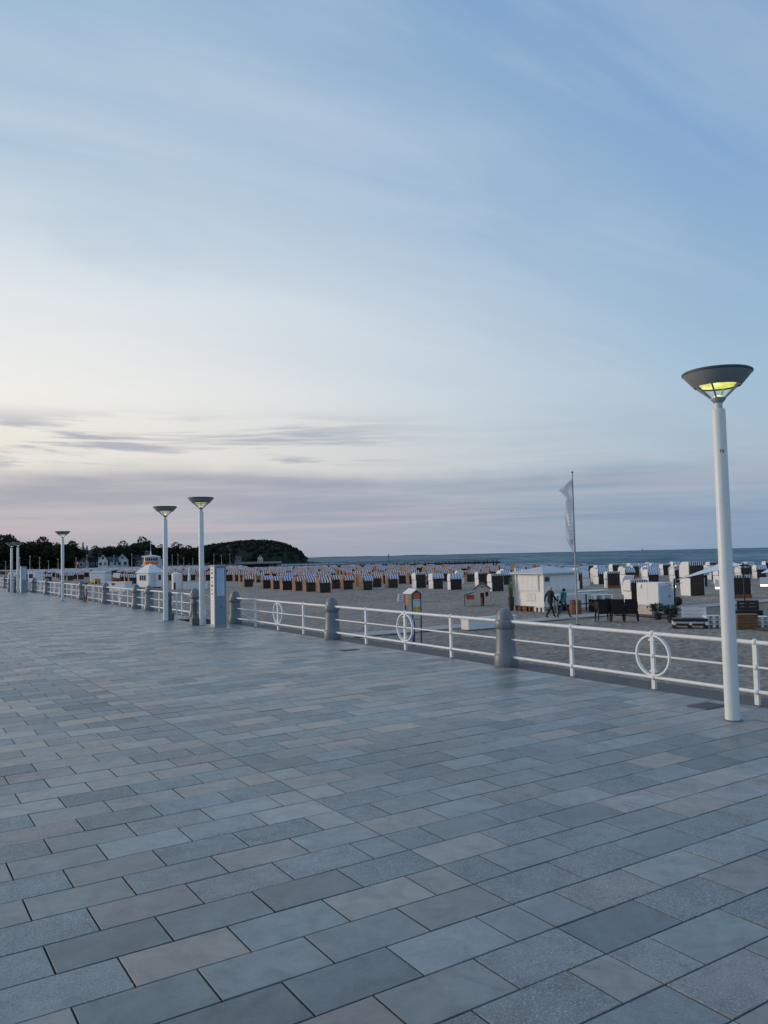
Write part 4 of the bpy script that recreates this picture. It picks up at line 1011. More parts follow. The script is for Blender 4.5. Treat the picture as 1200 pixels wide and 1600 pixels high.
MB().mm((-.04, -.04, .49), (3.04, .02, .54)).mm((-.04, .54, .49), (3.04, .60, .54)).mm((-.04, .02, .49), (.03, .54, .54)).mm((2.97, .02, .49), (3.04, .54, .54)).build('rim', M_WHITEF, t)
# sign with blue posts
t = thing('beach_sign', 'roofed beach notice stand with blue posts and red, white and yellow panels', 'sign', (18.15, 26.15, BZ), R(-5))
for x in (-.19, .19): MB().box((x, 0, 1.05), (.05, .05, 2.1)).build('post', M_NAVY, t)
for nm, z0, z1, M_ in (('red_panel', 1.86, 2.06, M_RED), ('white_panel', 1.58, 1.855, M_SIGNW), ('yellow_panel', 1.31, 1.575, M_YEL), ('cream_panel', 1.0, 1.24, M_CREAM)):
    p = MB().mm((-.163, -.02, z0), (.163, .02, z1)).build(nm, M_, t)
    if nm == 'red_panel':
        for x in (-.09, 0, .09): MB().box((x, -.023, 1.99), (.05, .006, .02)).build('lettering_line', M_YEL, p)
        MB().box((0, -.023, 1.92), (.2, .006, .02)).build('lettering_line', M_YEL, p)
    if nm == 'white_panel':
        for x in (-.12, -.04, .04, .12): MB().box((x, -.023, 1.80), (.022, .006, .05)).build('pictogram', M_INK, p)
        for k in range(3): MB().box((0, -.023, 1.72-.045*k), (.24, .006, .010)).build('lettering_line', mat('grey_print', (.4, .4, .42), .7), p)
    if nm == 'yellow_panel':
        for x in (-.08, .08):
            for z in (1.38, 1.5): MB().box((x, -.023, z), (.09, .006, .07)).build('pictogram', mat('faint_amber', (.55, .36, .05), .7), p)
    if nm == 'cream_panel':
        for x in (-.1, 0, .1): MB().box((x, -.023, 1.07), (.05, .006, .035)).build('pictogram', M_INK, p)
rf = MB(); rf.prism([(-.26, 2.07), (0, 2.24), (.26, 2.07), (.26, 2.10), (0, 2.275), (-.26, 2.10)], -.06, .62, 0, 'Y'); rf.build('roof', M_WHITEF, t)
MB().add([(-.2, -.03, 2.075), (.2, -.03, 2.075), (0, -.03, 2.215), (-.2, -.01, 2.075), (.2, -.01, 2.075), (0, -.01, 2.215)], [(0, 1, 2), (5, 4, 3), (0, 3, 4, 1), (1, 4, 5, 2), (2, 5, 3, 0)]).build('gable', M_WOODT, t)
MB().mm((-.205, .06, 1.62), (-.185, .32, 2.07)).build('green_side_panel', M_GREEN, t); MB().mm((-.205, .325, 1.62), (-.185, .56, 2.07)).build('red_side_panel', M_RED, t)
for x in (-.19, .19): MB().box((x, .56, 1.05), (.05, .05, 2.1)).build('post', M_NAVY, t)
# playhouse
t = thing('toy_playhouse', 'grey toy playhouse with dark green roof and red inside on the sand', 'playhouse', (36.0, 43.75, BZ), R(-40))
w, d = 1.10, .95; gz, pz = 1.18, 1.56
fr = MB()
fr.mm((-.55, -.475, 0), (-.13, -.435, 1.15)).mm((.13, -.475, 0), (.55, -.435, .62)).mm((.13, -.475, .95), (.55, -.435, 1.15)).mm((.13, -.475, .62), (.22, -.435, .95)).mm((.42, -.475, .62), (.55, -.435, .95)).mm((-.13, -.475, .88), (.13, -.435, 1.15))
fr.prism([(-.55, 1.15), (.55, 1.15), (0, 1.54)], -.475, -.435, 0, 'Y'); fr.mm((-.55, .435, 0), (.55, .475, 1.15)).prism([(-.55, 1.15), (.55, 1.15), (0, 1.54)], .435, .475, 0, 'Y')
fr.mm((-.55, -.434, 0), (-.51, .434, 1.14)).mm((.51, -.434, 0), (.55, .434, 1.14)); fr.build('wall', M_TAN, t)
MB().prism([(-.66, 1.08), (0, 1.56), (.66, 1.08), (.66, 1.14), (0, 1.63), (-.66, 1.14)], -.58, .56, 0, 'Y').build('roof', M_PLAYR, t)
MB().box((0, -.48, 1.3), (.11, .02, .11)).build('attic_window', M_BLACK, t)
MB().mm((-.5, .1, .02), (.5, .13, 1.1)).build('inner_panel', M_RED, t)
MB().mm((-.12, -.46, .02), (.12, -.42, .16)).build('door_sill', M_GREEN, t)
MB().mm((-.12, -.46, .16), (.0, -.42, .55)).build('door', M_RED, t)
MB().mm((.552, -.3, .35), (.57, .25, .95)).build('side_shutter', M_GREEN, t)
MB().mm((-1.15, -.42, 0), (-.56, -.38, .42)).mm((-1.15, -.379, 0), (-1.11, .36, .42)).mm((-1.15, .33, .42), (-1.11, .36, .73)).mm((-1.15, -.42, .42), (-1.11, -.38, .73)).build('porch_wall', M_TAN, t)
MB().mm((-1.10, -.30, .425), (-.56, -.27, .74)).build('porch_panel', M_RED, t)
MB().prism([(-1.24, .72), (-.56, .90), (-.56, .95), (-1.24, .77)], -.5, .45, 0, 'Y').build('porch_roof', M_PLAYR, t)
MB().mm((-1.25, -.45, 0), (-1.2, -.4, .735)).build('porch_post', M_DARK, t)
t = thing('toy_step_stand', 'small white and red toy step stand with two thin rods on the sand', 'toy stand', (34.9, 52.5, BZ), R(-25))
MB().prism([(-.22, 0), (.22, 0), (.14, .58), (-.14, .58)], -.2, .0, 0, 'Y').build('front', M_WHITEF, t)
MB().prism([(-.25, 0), (.30, 0), (.14, .6), (-.12, .6)], .003, .14, 0, 'Y').build('back', M_RED, t)
for k in range(3): MB().box((0, -.205, .14+.16*k), (.22, .01, .05)).build('slot', M_DARK, t)
for x in (-.18, .26): MB().tube([(x, .05, .0), (x, .05, .95)], .012, 5).build('rod', M_YEL, t)

# ------------------------------------------------------------------ two people walking
def person(loc, rz, lb, jacket, trousers, hairc, sc, phase, hat=False, strap=False):
    # +Y is the walking direction
    J = {'pel': (0, 0, .95), 'sp': (0, .01, 1.15), 'ch': (0, .03, 1.34), 'nk': (0, .04, 1.49), 'hd': (0, .075, 1.58), 'tp': (0, .08, 1.70)}
    rad = {'pel': (.155, .115), 'sp': (.150, .112), 'ch': (.175, .125), 'nk': (.062, .062), 'hd': (.078, .092), 'tp': (.055, .065)}
    E = [('pel', 'sp'), ('sp', 'ch'), ('ch', 'nk'), ('nk', 'hd'), ('hd', 'tp')]
    for s, q in ((-1, phase), (1, -phase)):
        n = 'L' if s < 0 else 'R'
        sh = (s*.17, .03, 1.41)
        hip = (s*.085, 0, .90); f = q
        kn = (s*.095, .16*f+.04, .50) if f > 0 else (s*.095, .10*f+.06, .50)
        an = (s*.10, .32*f, .085) if f > 0 else (s*.10, .36*f, .14)
        to = (s*.115, an[1]+.15, .035 if f > 0 else .05)
        el = (s*.245, -.10*f-.03, 1.13); ha = (s*.235, -.22*f+.07, .90); fi = (s*.225, -.25*f+.10, .80)
        J.update({'sh'+n: sh, 'el'+n: el, 'ha'+n: ha, 'fi'+n: fi, 'hp'+n: hip, 'kn'+n: kn, 'an'+n: an, 'to'+n: to})
        rad.update({'sh'+n: (.082, .085), 'el'+n: (.058, .058), 'ha'+n: (.043, .043), 'fi'+n: (.028, .04), 'hp'+n: (.098, .105), 'kn'+n: (.068, .072), 'an'+n: (.048, .052), 'to'+n: (.042, .036)})
        E += [('ch', 'sh'+n), ('sh'+n, 'el'+n), ('el'+n, 'ha'+n), ('ha'+n, 'fi'+n), ('pel', 'hp'+n), ('hp'+n, 'kn'+n), ('kn'+n, 'an'+n), ('an'+n, 'to'+n)]
    keys = list(J); me = bpy.data.meshes.new('skeleton'); me.from_pydata([J[k] for k in keys], [(keys.index(a), keys.index(c)) for a, c in E], [])
    ob = bpy.data.objects.new('skeleton', me); COL.objects.link(ob)
    ob.modifiers.new('skin', 'SKIN')
    if not me.skin_vertices: me.attributes  # layer is made by the modifier below
    bm = bmesh.new(); bm.from_mesh(me); ly = bm.verts.layers.skin.verify()
    for i, v in enumerate(bm.verts): v[ly].radius = rad[keys[i]]; v[ly].use_root = (i == 0)
    bm.to_mesh(me); bm.free()
    ob.modifiers[0].use_smooth_shade = True
    sm_ = ob.modifiers.new('sub', 'SUBSURF'); sm_.levels = 2; sm_.render_levels = 2
    bpy.context.view_layer.update(); dg = bpy.context.evaluated_depsgraph_get()
    bme = bpy.data.meshes.new_from_object(ob.evaluated_get(dg)); bpy.data.objects.remove(ob)
    bme.materials.clear()
    for M_ in (jacket, trousers, M_SKIN, M_BLACK): bme.materials.append(M_)
    for p in bme.polygons:
        c = p.center; p.use_smooth = True
        if c.z > 1.475 and abs(c.x) < .12: mi = 2
        elif c.z < .10: mi = 3
        elif abs(c.x) > .185 and .72 < c.z < .90: mi = 2
        elif c.z < .88: mi = 1
        else: mi = 0
        p.material_index = mi
    zmin = min(v.co.z for v in bme.vertices)
    for v in bme.vertices:
        v.co.z -= zmin
    t = thing('person', lb, 'person', loc, rz); t.scale = (sc, sc, sc)
    link('body', bme, t)
    b = MB(); hz = 1.645-zmin; n = 16; prof = []
    for i in range(9):
        a = (i/8*1.25-.25)*math.pi/2; prof.append((math.cos(a), math.sin(a)))
    b.lathe([(.092*r, .112*z) for r, z in prof], (0, 0, 0), n); b.v = [(v[0], v[1]*1.14-.012*(v[2] < .05)-.008, v[2]-.0) for v in b.v]
    b.add([(-.07, -.1, -.07), (.07, -.1, -.07), (.085, -.07, .02), (-.085, -.07, .02), (-.06, -.06, -.08), (.06, -.06, -.08)], [(0, 1, 2, 3), (4, 5, 1, 0)])
    b.build('hat' if hat else 'hair', hairc, t, (0, .078, hz-.03))
    jk = MB(); rings = [(.182, .14, .84), (.178, .135, .95), (.168, .128, 1.08), (.172, .13, 1.2), (.19, .14, 1.34), (.16, .12, 1.45), (.085, .085, 1.51)]
    vs = []; n = 20
    for rx, ry, z in rings:
        for k in range(n): a = 2*math.pi*k/n; w_ = 1+.03*math.sin(3*a+z*9); vs.append((rx*w_*math.cos(a), .02+ry*w_*math.sin(a), z-zmin))
    jk.add(vs, [(i*n+k, i*n+(k+1) % n, (i+1)*n+(k+1) % n, (i+1)*n+k) for i in range(len(rings)-1) for k in range(n)], 0, True)
    jk.build('jacket', jacket, t)
    if strap:
        pts = [(.13, -.08, 1.47), (.05, -.145, 1.3), (-.06, -.15, 1.12), (-.17, -.10, .96)]
        MB().tube([(x, y, z-zmin) for x, y, z in pts], .016, 6).build('bag_strap', M_BLACK, t)
        MB().box((-.215, -.02, .90-zmin), (.07, .2, .2)).build('bag', M_BLACK, t)
M_SKIN = mat('skin', (.50, .30, .22), .55, .08, 9)
J1 = mat('navy_jacket', (.014, .016, .024), .8, .25, 8, .3, 30); J2 = mat('teal_jacket', (.02, .135, .14), .8, .22, 8, .3, 30)
T1 = mat('black_trousers', (.014, .015, .02), .85, .25, 8); T2 = mat('dark_jeans', (.035, .05, .075), .85, .25, 8)
person((31.0, 31.95, BZ+.058), R(-92), 'person with grey hair in a dark jacket walking on the path beside a companion', J1, T1, mat('grey_hair', (.42, .40, .38), .8), .985, 1.15)
person((31.5, 31.45, BZ+.058), R(-92), 'person in a teal jacket with a shoulder strap and dark cap walking on the path', J2, T2, mat('dark_cap', (.015, .015, .02), .8), .92, -1.2, hat=True, strap=True)

# ------------------------------------------------------------------ left side of the beach: wheeled hut, drum, huts, trailer
t = thing('wheeled_hut', 'white octagonal looking wheeled hut with pitched roof beside the white drum', 'hut', (30.1, 103.2, BZ), R(21))
w = 2.36; hw = w/2
MB().mm((-hw, -hw, .28), (hw, hw, 2.1)).build('wall', M_WHITEF, t)
rf = MB(); e = .16
rf.add([(-hw-e, -hw-e, 2.1), (hw+e, -hw-e, 2.1), (hw+e, hw+e, 2.1), (-hw-e, hw+e, 2.1), (-.45, -.45, 3.05), (.45, -.45, 3.05), (.45, .45, 3.05), (-.45, .45, 3.05), (0, 0, 3.25)],
       [(3, 2, 1, 0)]+[(i, (i+1) % 4, 4+(i+1) % 4, 4+i) for i in range(4)]+[(4+i, 4+(i+1) % 4, 8) for i in range(4)]); rf.build('roof', M_WHITEF, t)
for side in (0, 1):
    for k, wx in enumerate(((-.5, -.05, .4) if side == 0 else (.55,))):
        g = MB(); fr = MB()
        if side == 0: fr.mm((-hw-.03, wx-.22, 1.1), (-hw-.002, wx+.22, 1.85)); g.mm((-hw-.04, wx-.17, 1.15), (-hw-.031, wx+.17, 1.8))
        else: fr.mm((wx-.25, -hw-.03, 1.1), (wx+.25, -hw-.002, 1.85)); g.mm((wx-.2, -hw-.04, 1.15), (wx+.2, -hw-.031, 1.8))
        fo = fr.build('window', M_WHITEF, t); g.build('pane', M_GLASSD, fo)
d_ = MB().mm((-.75, -hw-.03, .32), (.0, -hw-.002, 1.95)).build('door', M_PALEB, t); MB().box((-.08, -hw-.05, 1.1), (.05, .04, .12)).build('handle', M_DARK, d_)
for y in (-.75, .75):
    b = MB().lathe([(0, -.06), (.2, -.06), (.24, -.03), (.24, .03), (.2, .06), (0, .06)], n=18); b.v = [(v[2]-hw+.15, v[1]+y, v[0]+.24) for v in b.v]; b.build('wheel', M_RUBBER, t)
MB().box((0, 0, .2), (2.0, 2.0, .12)).box((.8, .8, .09), (.12, .12, .18)).box((.8, -.8, .09), (.12, .12, .18)).build('chassis', M_DARK, t)
t = thing('white_drum', 'round white drum shaped booth with domed lid beside the wheeled hut', 'booth', (31.9, 98.1, BZ))
MB().lathe([(.6, 0), (.6, 1.85)], n=28).build('shell', M_WHITEF, t)
MB().lathe([(.63, 1.85), (.63, 1.9), (.5, 2.02), (.25, 2.1), (0, 2.12)], n=28).build('lid', M_WHITEF, t)
a = MB().box((-.42, -.47, .45), (.22, .06, .85), R(-42)).build('lantern_frame', M_DARK, t)
t = thing('white_fence', 'low white board fence in front of the wrapped parasol', 'fence', (32.0, 95.8, BZ), R(-15))
for i in range(7): MB().box((.2+i*.42, 0, .42), (.38, .04, .80)).build('board', M_WHITEF, t)
for i in range(3): MB().box((.05+i*1.4, .06, .5), (.08, .08, 1.0)).build('post', M_WHITEF, t)
for i in range(3): MB().box((.6+i*.8, .35, .86), (.7, .6, .06), R(8*i)).build('lid', M_PALEB, t)
t = thing('closed_parasol', 'wrapped white parasol standing behind the low white fence', 'parasol', (36.9, 108.0, BZ))
MB().lathe([(.30, 0), (.30, .08), (.03, .1), (.03, .6)], n=14).build('stand', M_DARK, t)
MB().lathe([(.05, .55), (.24, .62), (.20, 1.0), (.17, 1.5), (.12, 2.1), (.13, 2.2), (.06, 2.5), (0, 2.55)], n=9).build('cover', M_WHITEF, t)
t = thing('white_hut', 'small white double door hut with pale roof and yellow cart beside it', 'hut', (31.9, 145.3, BZ), R(-60))
MB().mm((0, 0, 0), (3.4, 1.6, 1.75)).build('wall', M_WHITEF, t)
for i in range(2): MB().mm((.25+i*1.5, -.03, .08), (1.7+i*1.5, -.001, 1.7)).build('door', M_PALEB, t)
MB().prism([(-.15, 1.75), (1.75, 1.75), (.8, 2.05)], -.2, 3.6, 0, 'X').build('roof', M_TEALR, t)
t = thing('yellow_cart', 'small orange yellow cart in front of the white hut', 'cart', (31.4, 138.5, BZ), R(20))
MB().prism([(-.5, .25), (.5, .25), (.55, .85), (-.55, .85)], -.4, .4, 0, 'Y').build('tub', M_AMBER, t)
for x in (-.35, .35):
    for y in (-.44, .44):
        b = MB().torus((x, y, .2), .14, .06, n=12, k=6); b.build('wheel', M_RUBBER, t)
t = thing('white_chest', 'large plain white chest on the sand below the railing and bicycle', 'chest', (23.9, 101.5, BZ), R(-58))
MB().mm((0, 0, 0), (3.4, 1.2, 1.05)).build('box', M_WHITEF, t); MB().mm((-.05, -.05, 1.05), (3.45, 1.25, 1.15)).build('lid', M_WHITEF, t); MB().mm((1.3, -.03, .75), (1.75, -.001, 1.0)).build('mark', M_INK, t)
t = thing('rowing_boat', 'brown wooden rowing boat lying on the sand among huts', 'boat', (37.8, 150.0, BZ), R(-66))
b = MB(); vs = []; N = 9
for i in range(N):
    u = i/(N-1)*2-1; hwid = .62*(1-abs(u)**2.6)+.03; sh = .55+.3*u*u
    vs += [(u*1.9, -hwid, sh), (u*1.8, -hwid*.55, .03), (u*1.8, hwid*.55, .03), (u*1.9, hwid, sh)]
b.add(vs, [(i*4+j, i*4+j+1, (i+1)*4+j+1, (i+1)*4+j) for i in range(N-1) for j in range(3)], 0, True); b.build('hull', M_RUST, t)
for x in (-.7, .5): MB().box((x, 0, .42), (.25, 1.0, .04)).build('thwart', M_BROWN, t)
for i, (x, y, c_) in enumerate(((37.2, 155.0, 'first'), (38.3, 152.5, 'second'))):
    t = thing('wind_screen', 'pale blue wind screen panel behind the boat, %s from the white hut' % c_, 'screen', (x, y, BZ), R(-64))
    MB().box((0, 0, .85), (2.0, .05, 1.3)).build('cloth', M_PALEB, t)
    for s_ in (-1, 1): MB().box((s_*1.0, 0, .75), (.05, .06, 1.5)).build('post', M_WHITEF, t)
t = thing('trailer', 'long white trailer with dark rounded windows parked by the second stairs', 'trailer', (20.4, 157.5, BZ), R(-52))
MB().mm((0, 0, .35), (6.2, 2.0, 2.05)).build('body', M_WHITEF, t); MB().mm((-.05, -.05, 2.05), (6.25, 2.05, 2.13)).build('roof', M_WHITEF, t)
for x in (.5, 1.9, 3.7, 4.9): MB().box((x+.35, -.012, 1.4), (.85, .03, .75)).build('window', M_GLASSD, t)
for x in (2.4, 3.4):
    b = MB().torus((x, .02, .3), .22, .09, n=14, k=6); b.build('wheel', M_RUBBER, t)
MB().mm((5.6, .3, 0), (5.7, .4, .35)).mm((.4, .3, 0), (.5, .4, .35)).build('jack', M_DARK, t)

# ------------------------------------------------------------------ far shore: dyke promenade, tower, villas, lamp poles, trees, headland
b = MB(); prev = None
for i in range(28):
    az = 3+i*.62; p = polar(az, 318+max(0, az-14)*11)
    if prev is not None:
        q = prev; o = (p-q).cross(Vector((0, 0, 1))).normalized()*12
        b.add([(q.x, q.y, -3), (p.x, p.y, -3), (p.x, p.y, -.35), (q.x, q.y, -.35), (q.x-o.x, q.y-o.y, -.35), (p.x-o.x, p.y-o.y, -.35), (q.x-o.x, q.y-o.y, -3), (p.x-o.x, p.y-o.y, -3)], [(0, 1, 2, 3), (3, 2, 5, 4), (4, 5, 7, 6)])
    prev = p
tag(b.build('far_promenade', mat('far_wall', (.12, .13, .14), .9, .2, .1)), kind='structure')
b = MB(); n = 26; vs = []
for j in range(10):
    for i in range(n):
        az = -6+i*1.25; vs.append((*polar(az, 335+max(0, az-14)*11+j*45)[:2], -.9 if j == 0 else -.5+.02*j))
b.add(vs, [(j*n+i, j*n+i+1, (j+1)*n+i+1, (j+1)*n+i) for j in range(9) for i in range(n-1)], 0, True)
tag(b.build('far_land', mat('far_ground', (.05, .06, .04), .95, .3, .1)), kind='structure')
# look-out tower
P_ = polar(16.3, 262); t = thing('lookout_tower', 'white look-out tower with round roof, orange band and tall mast behind the hut', 'tower', (P_.x, P_.y, BZ-.95), R(16))
MB().lathe([(1.6, 0), (1.6, 3.2)], n=16).build('base', M_WHITEF, t)
MB().lathe([(2.9, 3.2), (2.9, 3.35), (2.2, 3.36)], n=24).build('deck', M_WHITEF, t)
MB().lathe([(2.3, 3.3), (2.3, 4.35)], n=24, close=False).build('orange_band', M_ORANGE, t)
for x in (-1.5, -.4): MB().lathe([(.0, -.35), (.35, -.25), (.45, 0), (.35, .25), (0, .35)], (x, -2.35, 3.8), 10).build('lifebuoy_drum', M_AMBER, t)
MB().lathe([(2.0, 4.3), (2.1, 5.7)], n=24).build('cabin', M_WHITEF, t)
for k in range(10):
    a = R(-170+k*18); MB().box((2.07*math.cos(a), 2.07*math.sin(a), 5.05), (.06, .5, .85), a).build('window', M_GLASSD, t)
MB().lathe([(2.0, 5.7), (2.75, 5.8), (2.75, 5.95), (1.4, 6.3), (0, 6.4)], n=24).build('roof', M_WHITEF, t)
MB().lathe([(.35, 6.3), (.2, 7.2), (.06, 7.8), (.03, 12.8)], n=8).build('mast', M_WHITEF, t)
b = MB()
for x, y in ((-1.6, -.5), (-.6, -.5), (-.6, .5), (-1.6, .5)): b.tube([(x, y, 6.2), (x, y, 7.6)], .05, 5)
b.tube([(-1.6, -.5, 7.6), (-.6, -.5, 7.6), (-.6, .5, 7.6), (-1.6, .5, 7.6), (-1.6, -.5, 7.6)], .05, 5); b.build('rail_cage', M_ALU, t)
MB().box((2.9, 1.2, 3.4), (2.6, 2.0, 3.4)).box((2.9, 1.2, 5.6), (2.0, 1.5, .9)).build('annex', M_PALEB, t)
# villas
def villa(az, dist, w, d, h, rh, wallM, lb, turret=False, gable_front=True, rz=0, base=-.6):
    p = polar(az, dist); t = thing('villa', lb, 'house', (p.x, p.y, base), -R(az)+R(rz))
    MB().mm((-w/2, -d/2, -2), (w/2, d/2, h)).build('wall', wallM, t)
    if gable_front:
        MB().prism([(-w/2, h), (w/2, h), (0, h+rh-.15)], -d/2, -d/2+.4, 0, 'Y').build('gable', wallM, t)
        MB().prism([(-w/2-.5, h-.35), (0, h+rh), (w/2+.5, h-.35), (w/2+.5, h-.1), (0, h+rh+.3), (-w/2-.5, h-.1)], -d/2-.4, d/2+.4, 0, 'Y').build('roof', M_SLATE, t)
    else: MB().prism([(-d/2-.5, h-.2), (d/2+.5, h-.2), (0, h+rh)], -w/2-.4, w/2+.4, 0, 'X').build('roof', M_SLATE, t)
    n = max(2, int(w/1.9))
    for fl_ in range(max(1, int(h/2.8))):
        for i in range(n):
            x = -w/2+w*(i+.5)/n; f = MB().box((x, -d/2-.03, 1.4+fl_*2.7), (w/n*.62, .06, 1.5)).build('window', M_WHITEF, t); MB().box((x, -d/2-.075, 1.4+fl_*2.7), (w/n*.5, .03, 1.3)).build('pane', M_GLASSD, f)
    if gable_front: MB().box((0, -d/2-.03, h+rh*.35), (w*.22, .06, 1.2)).build('attic_window', M_GLASSD, t)
    if turret:
        s = MB().lathe([(1.0, -2), (1.0, h+1.4)], (w/2, -d/2, 0), 10).build('turret', wallM, t)
        MB().lathe([(1.2, h+1.4), (.5, h+2.4), (0, h+3.8)], (w/2, -d/2, 0), 10).build('spire', M_TEALR, s)
M_VW = mat('villa_white', (.74, .73, .71), .8, .12, .5); M_VB = mat('villa_blue_white', (.52, .64, .70), .8, .12, .5); M_VG = mat('villa_grey', (.22, .22, .22), .8, .2, .5); M_VD = mat('villa_dark', (.035, .035, .04), .8, .3, .5)
villa(12.0, 372, 4.4, 6, 2.4, 2.0, M_VG, 'small grey gabled villa beside the dark roofed house in the trees', base=-.3)
villa(12.55, 395, 6.6, 8, 4.6, 3.4, M_VD, 'large dark roofed house with pale turret among the trees', True, False, base=-.3)
villa(13.2, 366, 3.8, 6, 3.0, 2.6, M_VW, 'narrow white gabled villa next to the turreted house', base=-.2)
villa(13.75, 372, 5.2, 6, 2.4, 2.0, M_VW, 'low white villa with long dark roof between two gabled villas', False, False, base=-.2)
villa(14.45, 378, 5.0, 6, 3.0, 2.8, M_VB, 'pale blue gabled villa at the end of the white row', base=-.2)
villa(15.75, 400, 7.0, 6, 3.6, 2.0, M_VG, 'grey house half hidden behind the look-out tower', False, False, base=-.3)
villa(21.9, 560, 10.0, 6, 2.6, 1.4, M_VG, 'low pale roofed pavilion at the foot of the wooded headland', False, False, base=.2)
villa(25.0, 655, 16.0, 6, 2.2, 1.0, M_VW, 'long white pavilion on the water below the headland', False, False, base=-.8)
villa(23.75, 640, 4.2, 5, 2.8, 2.8, M_VW, 'tiny white gabled hut below the headland trees', base=-.6)
# thin white poles along the far promenade
pm_ = MB().lathe([(.09, 0), (.07, 4.4), (.22, 4.45), (.22, 4.6), (0, 4.65)], n=8).mesh('promenade_pole', M_WHITEF)
for i, px in enumerate((8, 30, 46, 61, 75, 90, 118, 135, 153, 164, 177, 190, 205, 222, 268, 277, 286, 300, 333, 345, 358)):
    az = 32.6+math.degrees(math.atan((px-600)/1250)); p = polar(az, 320+max(0, az-14)*11)
    o = link('promenade_pole', pm_, None, (p.x, p.y, -.36)); o.scale = (1, 1, random.uniform(.7, 1.15))
    tag(o, 'thin white lamp pole on the far promenade in front of the trees', 'pole', 'thin white poles along the far promenade')
p = polar(11.55, 318); t = thing('round_sign', 'small red and white round sign on the far promenade', 'sign', (p.x, p.y, -.36), R(-11))
MB().tube([(0, 0, 0), (0, 0, 1.6)], .06, 6).build('post', M_WHITEF, t)
b = MB().lathe([(0, -.03), (.75, -.03), (.75, .03), (0, .03)], n=16); b.v = [(v[0], v[2], v[1]+2.1) for v in b.v]; b.build('disc', M_RED, t); MB().box((.25, -.05, 2.1), (.5, .03, .7)).build('white_field', M_WHITE, t)
# trees
def crown_mesh(seed, n=2400, rx=5., rz_=4.4, leaf=.46):
    random.seed(seed); b = MB(); lobes = [(Vector((random.gauss(0, rx*.42), random.gauss(0, rx*.42), random.gauss(0, rz_*.42))), random.uniform(.32, .56)) for _ in range(11)]
    for i in range(n):
        c, k = random.choice(lobes); d = Vector((random.gauss(0, 1), random.gauss(0, 1), random.gauss(0, 1))).normalized()
        r = random.uniform(.55, 1.0)**.5*random.choice((1, 1, 1, 1.12)); p = c+Vector((d.x*rx*k*r, d.y*rx*k*r, d.z*rz_*k*r))
        q = Vector((random.gauss(0, 1), random.gauss(0, 1), random.gauss(0, 1))).normalized(); u = q.orthogonal().normalized(); v = q.cross(u); s = leaf*random.uniform(.6, 1.3)
        b.add([p-u*s, p-v*s*.6, p+u*s, p+v*s*.6], [(0, 1, 2, 3)])
    return b.mesh('crown', M_LEAF)
crowns = [crown_mesh(s) for s in (1, 2, 3, 4, 5)]
def trunk_mesh(seed):
    random.seed(seed); b = MB(); b.tube([(0, 0, -6), (.1, .05, -2), (.05, 0, 2)], [.38, .3, .16], 7)
    for k in range(5):
        a = random.uniform(0, 6.28); b.tube([(0, 0, -2.4+k*.6), (1.6*math.cos(a), 1.6*math.sin(a), -.4+k*.7), (2.8*math.cos(a), 2.8*math.sin(a), 1.2+k*.6)], [.15, .10, .04], 5)
    return b.mesh('trunk', M_BARK)
trunks = [trunk_mesh(s) for s in (1, 2)]
random.seed(11)
tops = [(-20, 845), (0, 845), (10, 842), (20, 846), (31, 851), (41, 849), (50, 848), (60, 853), (72, 852), (84, 849), (96, 850), (106, 851), (114, 857), (124, 862), (136, 864), (146, 862), (156, 857), (163, 853), (172, 856), (181, 855), (190, 858), (201, 856), (210, 849), (218, 850), (228, 853), (238, 858), (250, 858), (262, 855), (272, 857), (283, 858), (293, 857), (304, 855), (314, 856), (324, 854), (336, 856)]
for px, ty in tops:
    for row in range(2):
        x = px+row*5+random.uniform(-2, 2); az = 32.6+math.degrees(math.atan((x-600)/1250)); dist = 395+max(0, az-14)*9+row*26+random.uniform(-8, 8)
        hor = 868.5-.022*(x-600); top = 2+(hor-(ty+row*2+random.uniform(-1, 1.5)))*dist/1250*1.02; hgt = top+.5
        p = polar(az, dist); s = hgt/11.2
        o = tag(link('broadleaf_tree', None, None, (p.x, p.y, -.5)), 'dark leafy tree in the belt of trees behind the villas', 'tree', 'trees behind the far promenade')
        c = link('crown', random.choice(crowns), o, (0, 0, hgt*.60), random.uniform(0, 6.28)); c.scale = (s*1.0, s*1.0, s*1.06)
        tr = link('trunk', random.choice(trunks), o, (0, 0, hgt*.52), random.uniform(0, 6.28)); tr.scale = (s, s, hgt*.52/6)
for az, dist, h in ((11.95, 410, 12.2), (12.2, 412, 10.6)):
    p = polar(az, dist); o = tag(link('conifer', None, None, (p.x, p.y, -.5)), 'slim pointed conifer rising behind the dark roofed house' if h > 11 else 'shorter pointed conifer behind the dark roofed house', 'tree')
    b = MB(); random.seed(5)
    for i in range(500):
        z = random.uniform(0, 1)**1.1; r = 1.3*(1-z)*random.uniform(.5, 1)+.08; a = random.uniform(0, 6.28); pz = 2+z*(h-2); pp = Vector((r*math.cos(a), r*math.sin(a), pz)); d = Vector((math.cos(a), math.sin(a), -.4))*.5
        q = Vector((-math.sin(a), math.cos(a), 0))*.22; b.add([pp-q, pp+q, pp+d], [(0, 1, 2)])
    b.build('crown', M_LEAF, o); MB().tube([(0, 0, 0), (0, 0, h*.9)], [.3, .05], 6).build('trunk', M_BARK, o)
